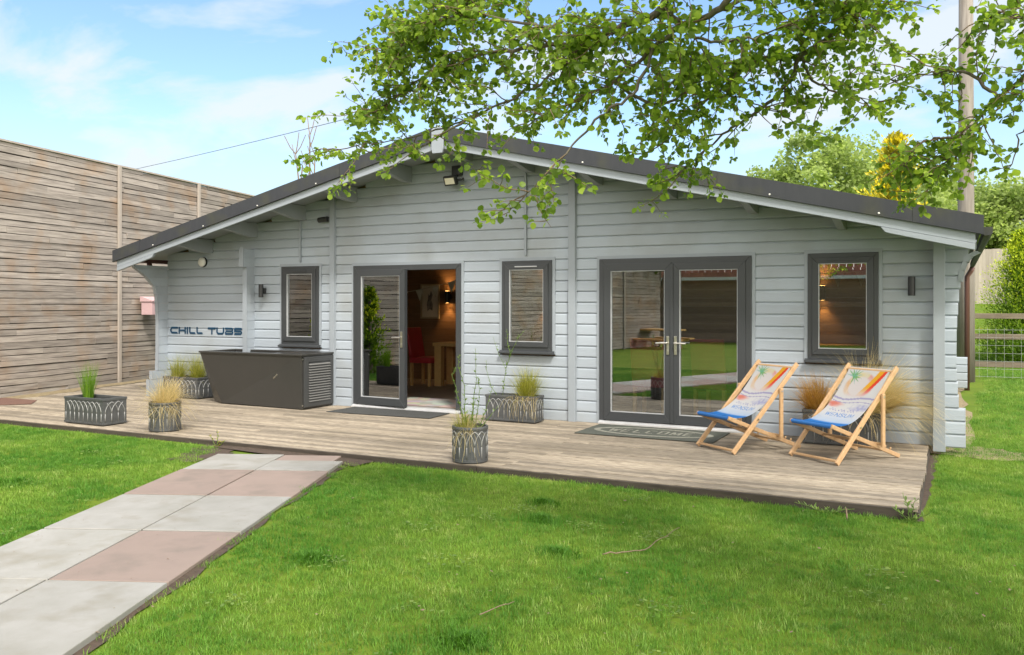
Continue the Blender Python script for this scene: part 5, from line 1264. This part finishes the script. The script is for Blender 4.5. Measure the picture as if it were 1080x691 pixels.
grass_field('grass', [right_lawn, left_lawn], 700, 3, (.55,1.25))
grass_field('grass', [[(.12,1.5),(4.5,1.5),(5,9.5),(.5,9.5),(.5,8.5)], [(.5,9.5),(6,9.5),(8,18),(.3,18)]], 150, 5, (.9,1.7))

# lusher dark clumps, twigs, litter
random.seed(15)
def clump(loc, rad, n, h, label):
    m = MB()
    for _ in range(n):
        az = random.uniform(0,6.283); rr = rad*abs(random.gauss(0,.5)); x, y = rr*1.35*math.cos(az), rr*math.sin(az); p = Vector((x,y,gz(loc[0]+x,loc[1]+y)-gz(loc[0],loc[1]))); a2 = random.uniform(0,6.283); tl = abs(random.gauss(0,.5)); d = Vector((math.sin(tl)*math.cos(a2), math.sin(tl)*math.sin(a2), math.cos(tl))); s_ = Vector((-math.sin(a2),math.cos(a2),0)); hh = h*random.uniform(.5,1.1)*(1-.4*rr/rad)
        m1 = p+d*hh*.55; m2 = m1+(d+Vector((math.cos(a2)*.6,math.sin(a2)*.6,-.2))).normalized()*hh*.5; w_ = .0045
        m.add([p-s_*w_/2,p+s_*w_/2,m1+s_*w_*.4,m1-s_*w_*.4,m2], [(0,1,2,3),(3,2,4)], random.random())
    o = m.build('grass_tuft', M['darkgrass'], fixn=False); o.location = (loc[0],loc[1],gz(*loc)); tag(o, label, 'grass clump', 'darker grass clumps in the lawn')
clump((-3.42,-5.97), .17, 900, .075, 'darker round grass clump nearest the paving path')
clump((-2.81,-4.04), .14, 600, .075, 'darker grass clump on the lawn closest to the deck')
clump((-2.60,-4.48), .15, 600, .07, 'darker grass clump in the middle of the lawn, second from the deck')
clump((-2.17,-5.16), .15, 700, .07, 'darker grass clump beside the fallen twig')
clump((-1.99,-6.62), .22, 1100, .08, 'broad darker grass clump at the lower picture edge')
clump((-7.03,-5.43), .32, 1100, .07, 'broad darker grass clump at the edge of the lawn beyond the path')
clump((-7.9,-4.1), .30, 900, .06, 'long darker grass clump on the lawn beyond the path')
def twig(pts, r0, label):
    m = MB(); P = smooth_line([(x,y,gz(x,y)+z*.55) for x,y,z in pts], 4, .004); m.tube(P, [r0*(1-.6*i/len(P)) for i in range(len(P))], 6)
    o = m.build('fallen_twig', M['drytwig'], smooth=True); tag(o, label, 'twig', 'fallen twigs on the lawn')
twig([(-1.91,-5.09,.04),(-1.82,-5.0,.045),(-1.71,-4.88,.045),(-1.70,-4.6,.05),(-1.66,-4.3,.06)], .0045, 'long crooked fallen twig lying on the lawn')
twig([(-2.07,-6.34,.05),(-2.04,-6.2,.05),(-2.0,-6.1,.05)], .0035, 'short fallen twig on the lawn near the broad dark clump')
twig([(-.68,-3.42,-.02),(-.69,-3.40,.08),(-.70,-3.38,.15)], .008, 'short dead twig standing upright before the deck')
m = MB()
for _ in range(130):
    x, y = random.uniform(-4.5,1.2), random.uniform(-7.5,-3.4); p = Vector((x,y,gz(x,y)+.035)); a = random.uniform(0,6.283); L_ = random.uniform(.01,.03); u = Vector((math.cos(a),math.sin(a),random.uniform(-.3,.3))); v = Vector((-math.sin(a),math.cos(a),.2))
    m.add([p, p+u*L_*.5+v*L_*.3, p+u*L_, p+u*L_*.5-v*L_*.3], [(0,1,2,3)], random.random())
for _ in range(60):
    t_, o_ = random.uniform(0,4.2), random.uniform(.05,1.3); q2 = PR0+pd*t_+pn*o_; p = Vector((q2.x,q2.y,.124)); a = random.uniform(0,6.283); L_ = random.uniform(.004,.014); u = Vector((math.cos(a),math.sin(a),.1)); v = Vector((-math.sin(a),math.cos(a),.1))
    m.add([p, p+u*L_*.5+v*L_*.3, p+u*L_, p+u*L_*.5-v*L_*.3], [(0,1,2,3)], random.random())
for _ in range(70):
    x, y = random.uniform(-9,-.4), random.uniform(-3.0,-.2); p = Vector((x,y,.148)); a = random.uniform(0,6.283); L_ = random.uniform(.006,.022); u = Vector((math.cos(a),math.sin(a),.1)); v = Vector((-math.sin(a),math.cos(a),.1))
    m.add([p, p+u*L_*.5+v*L_*.3, p+u*L_, p+u*L_*.5-v*L_*.3], [(0,1,2,3)], random.random())
tag(m.build('leaf_litter', M['drytwig'], fixn=False), 'scattered brown leaf bits on grass, paving and deck', kind='stuff')

random.seed(41); m = MB()
for _ in range(46):
    while True:
        cx0, cy0 = random.uniform(-10,1.6), random.uniform(-7.4,-3.5); q2 = Vector((cx0,cy0))-PR0; o_ = q2.dot(pn)
        if o_ > 1.5 or o_ < -.15: break
    for _k in range(random.randint(10,46)):
        x, y = cx0+random.gauss(0,.07), cy0+random.gauss(0,.06); p = Vector((x,y,gz(x,y)+random.uniform(.022,.042))); a = random.uniform(0,6.283); L_ = random.uniform(.012,.028); u = Vector((math.cos(a),math.sin(a),random.uniform(-.1,.35))); v = Vector((-math.sin(a),math.cos(a),random.uniform(-.1,.1)))
        m.add([p, p+u*L_*.35+v*L_*.4, p+u*L_*.8+v*L_*.35, p+u*L_, p+u*L_*.8-v*L_*.35, p+u*L_*.35-v*L_*.4], [(0,1,2,3,4,5)], random.random())
tag(m.build('lawn_clover', M['weed'], fixn=False), 'small clover and weed leaves spread through the lawn', kind='stuff')
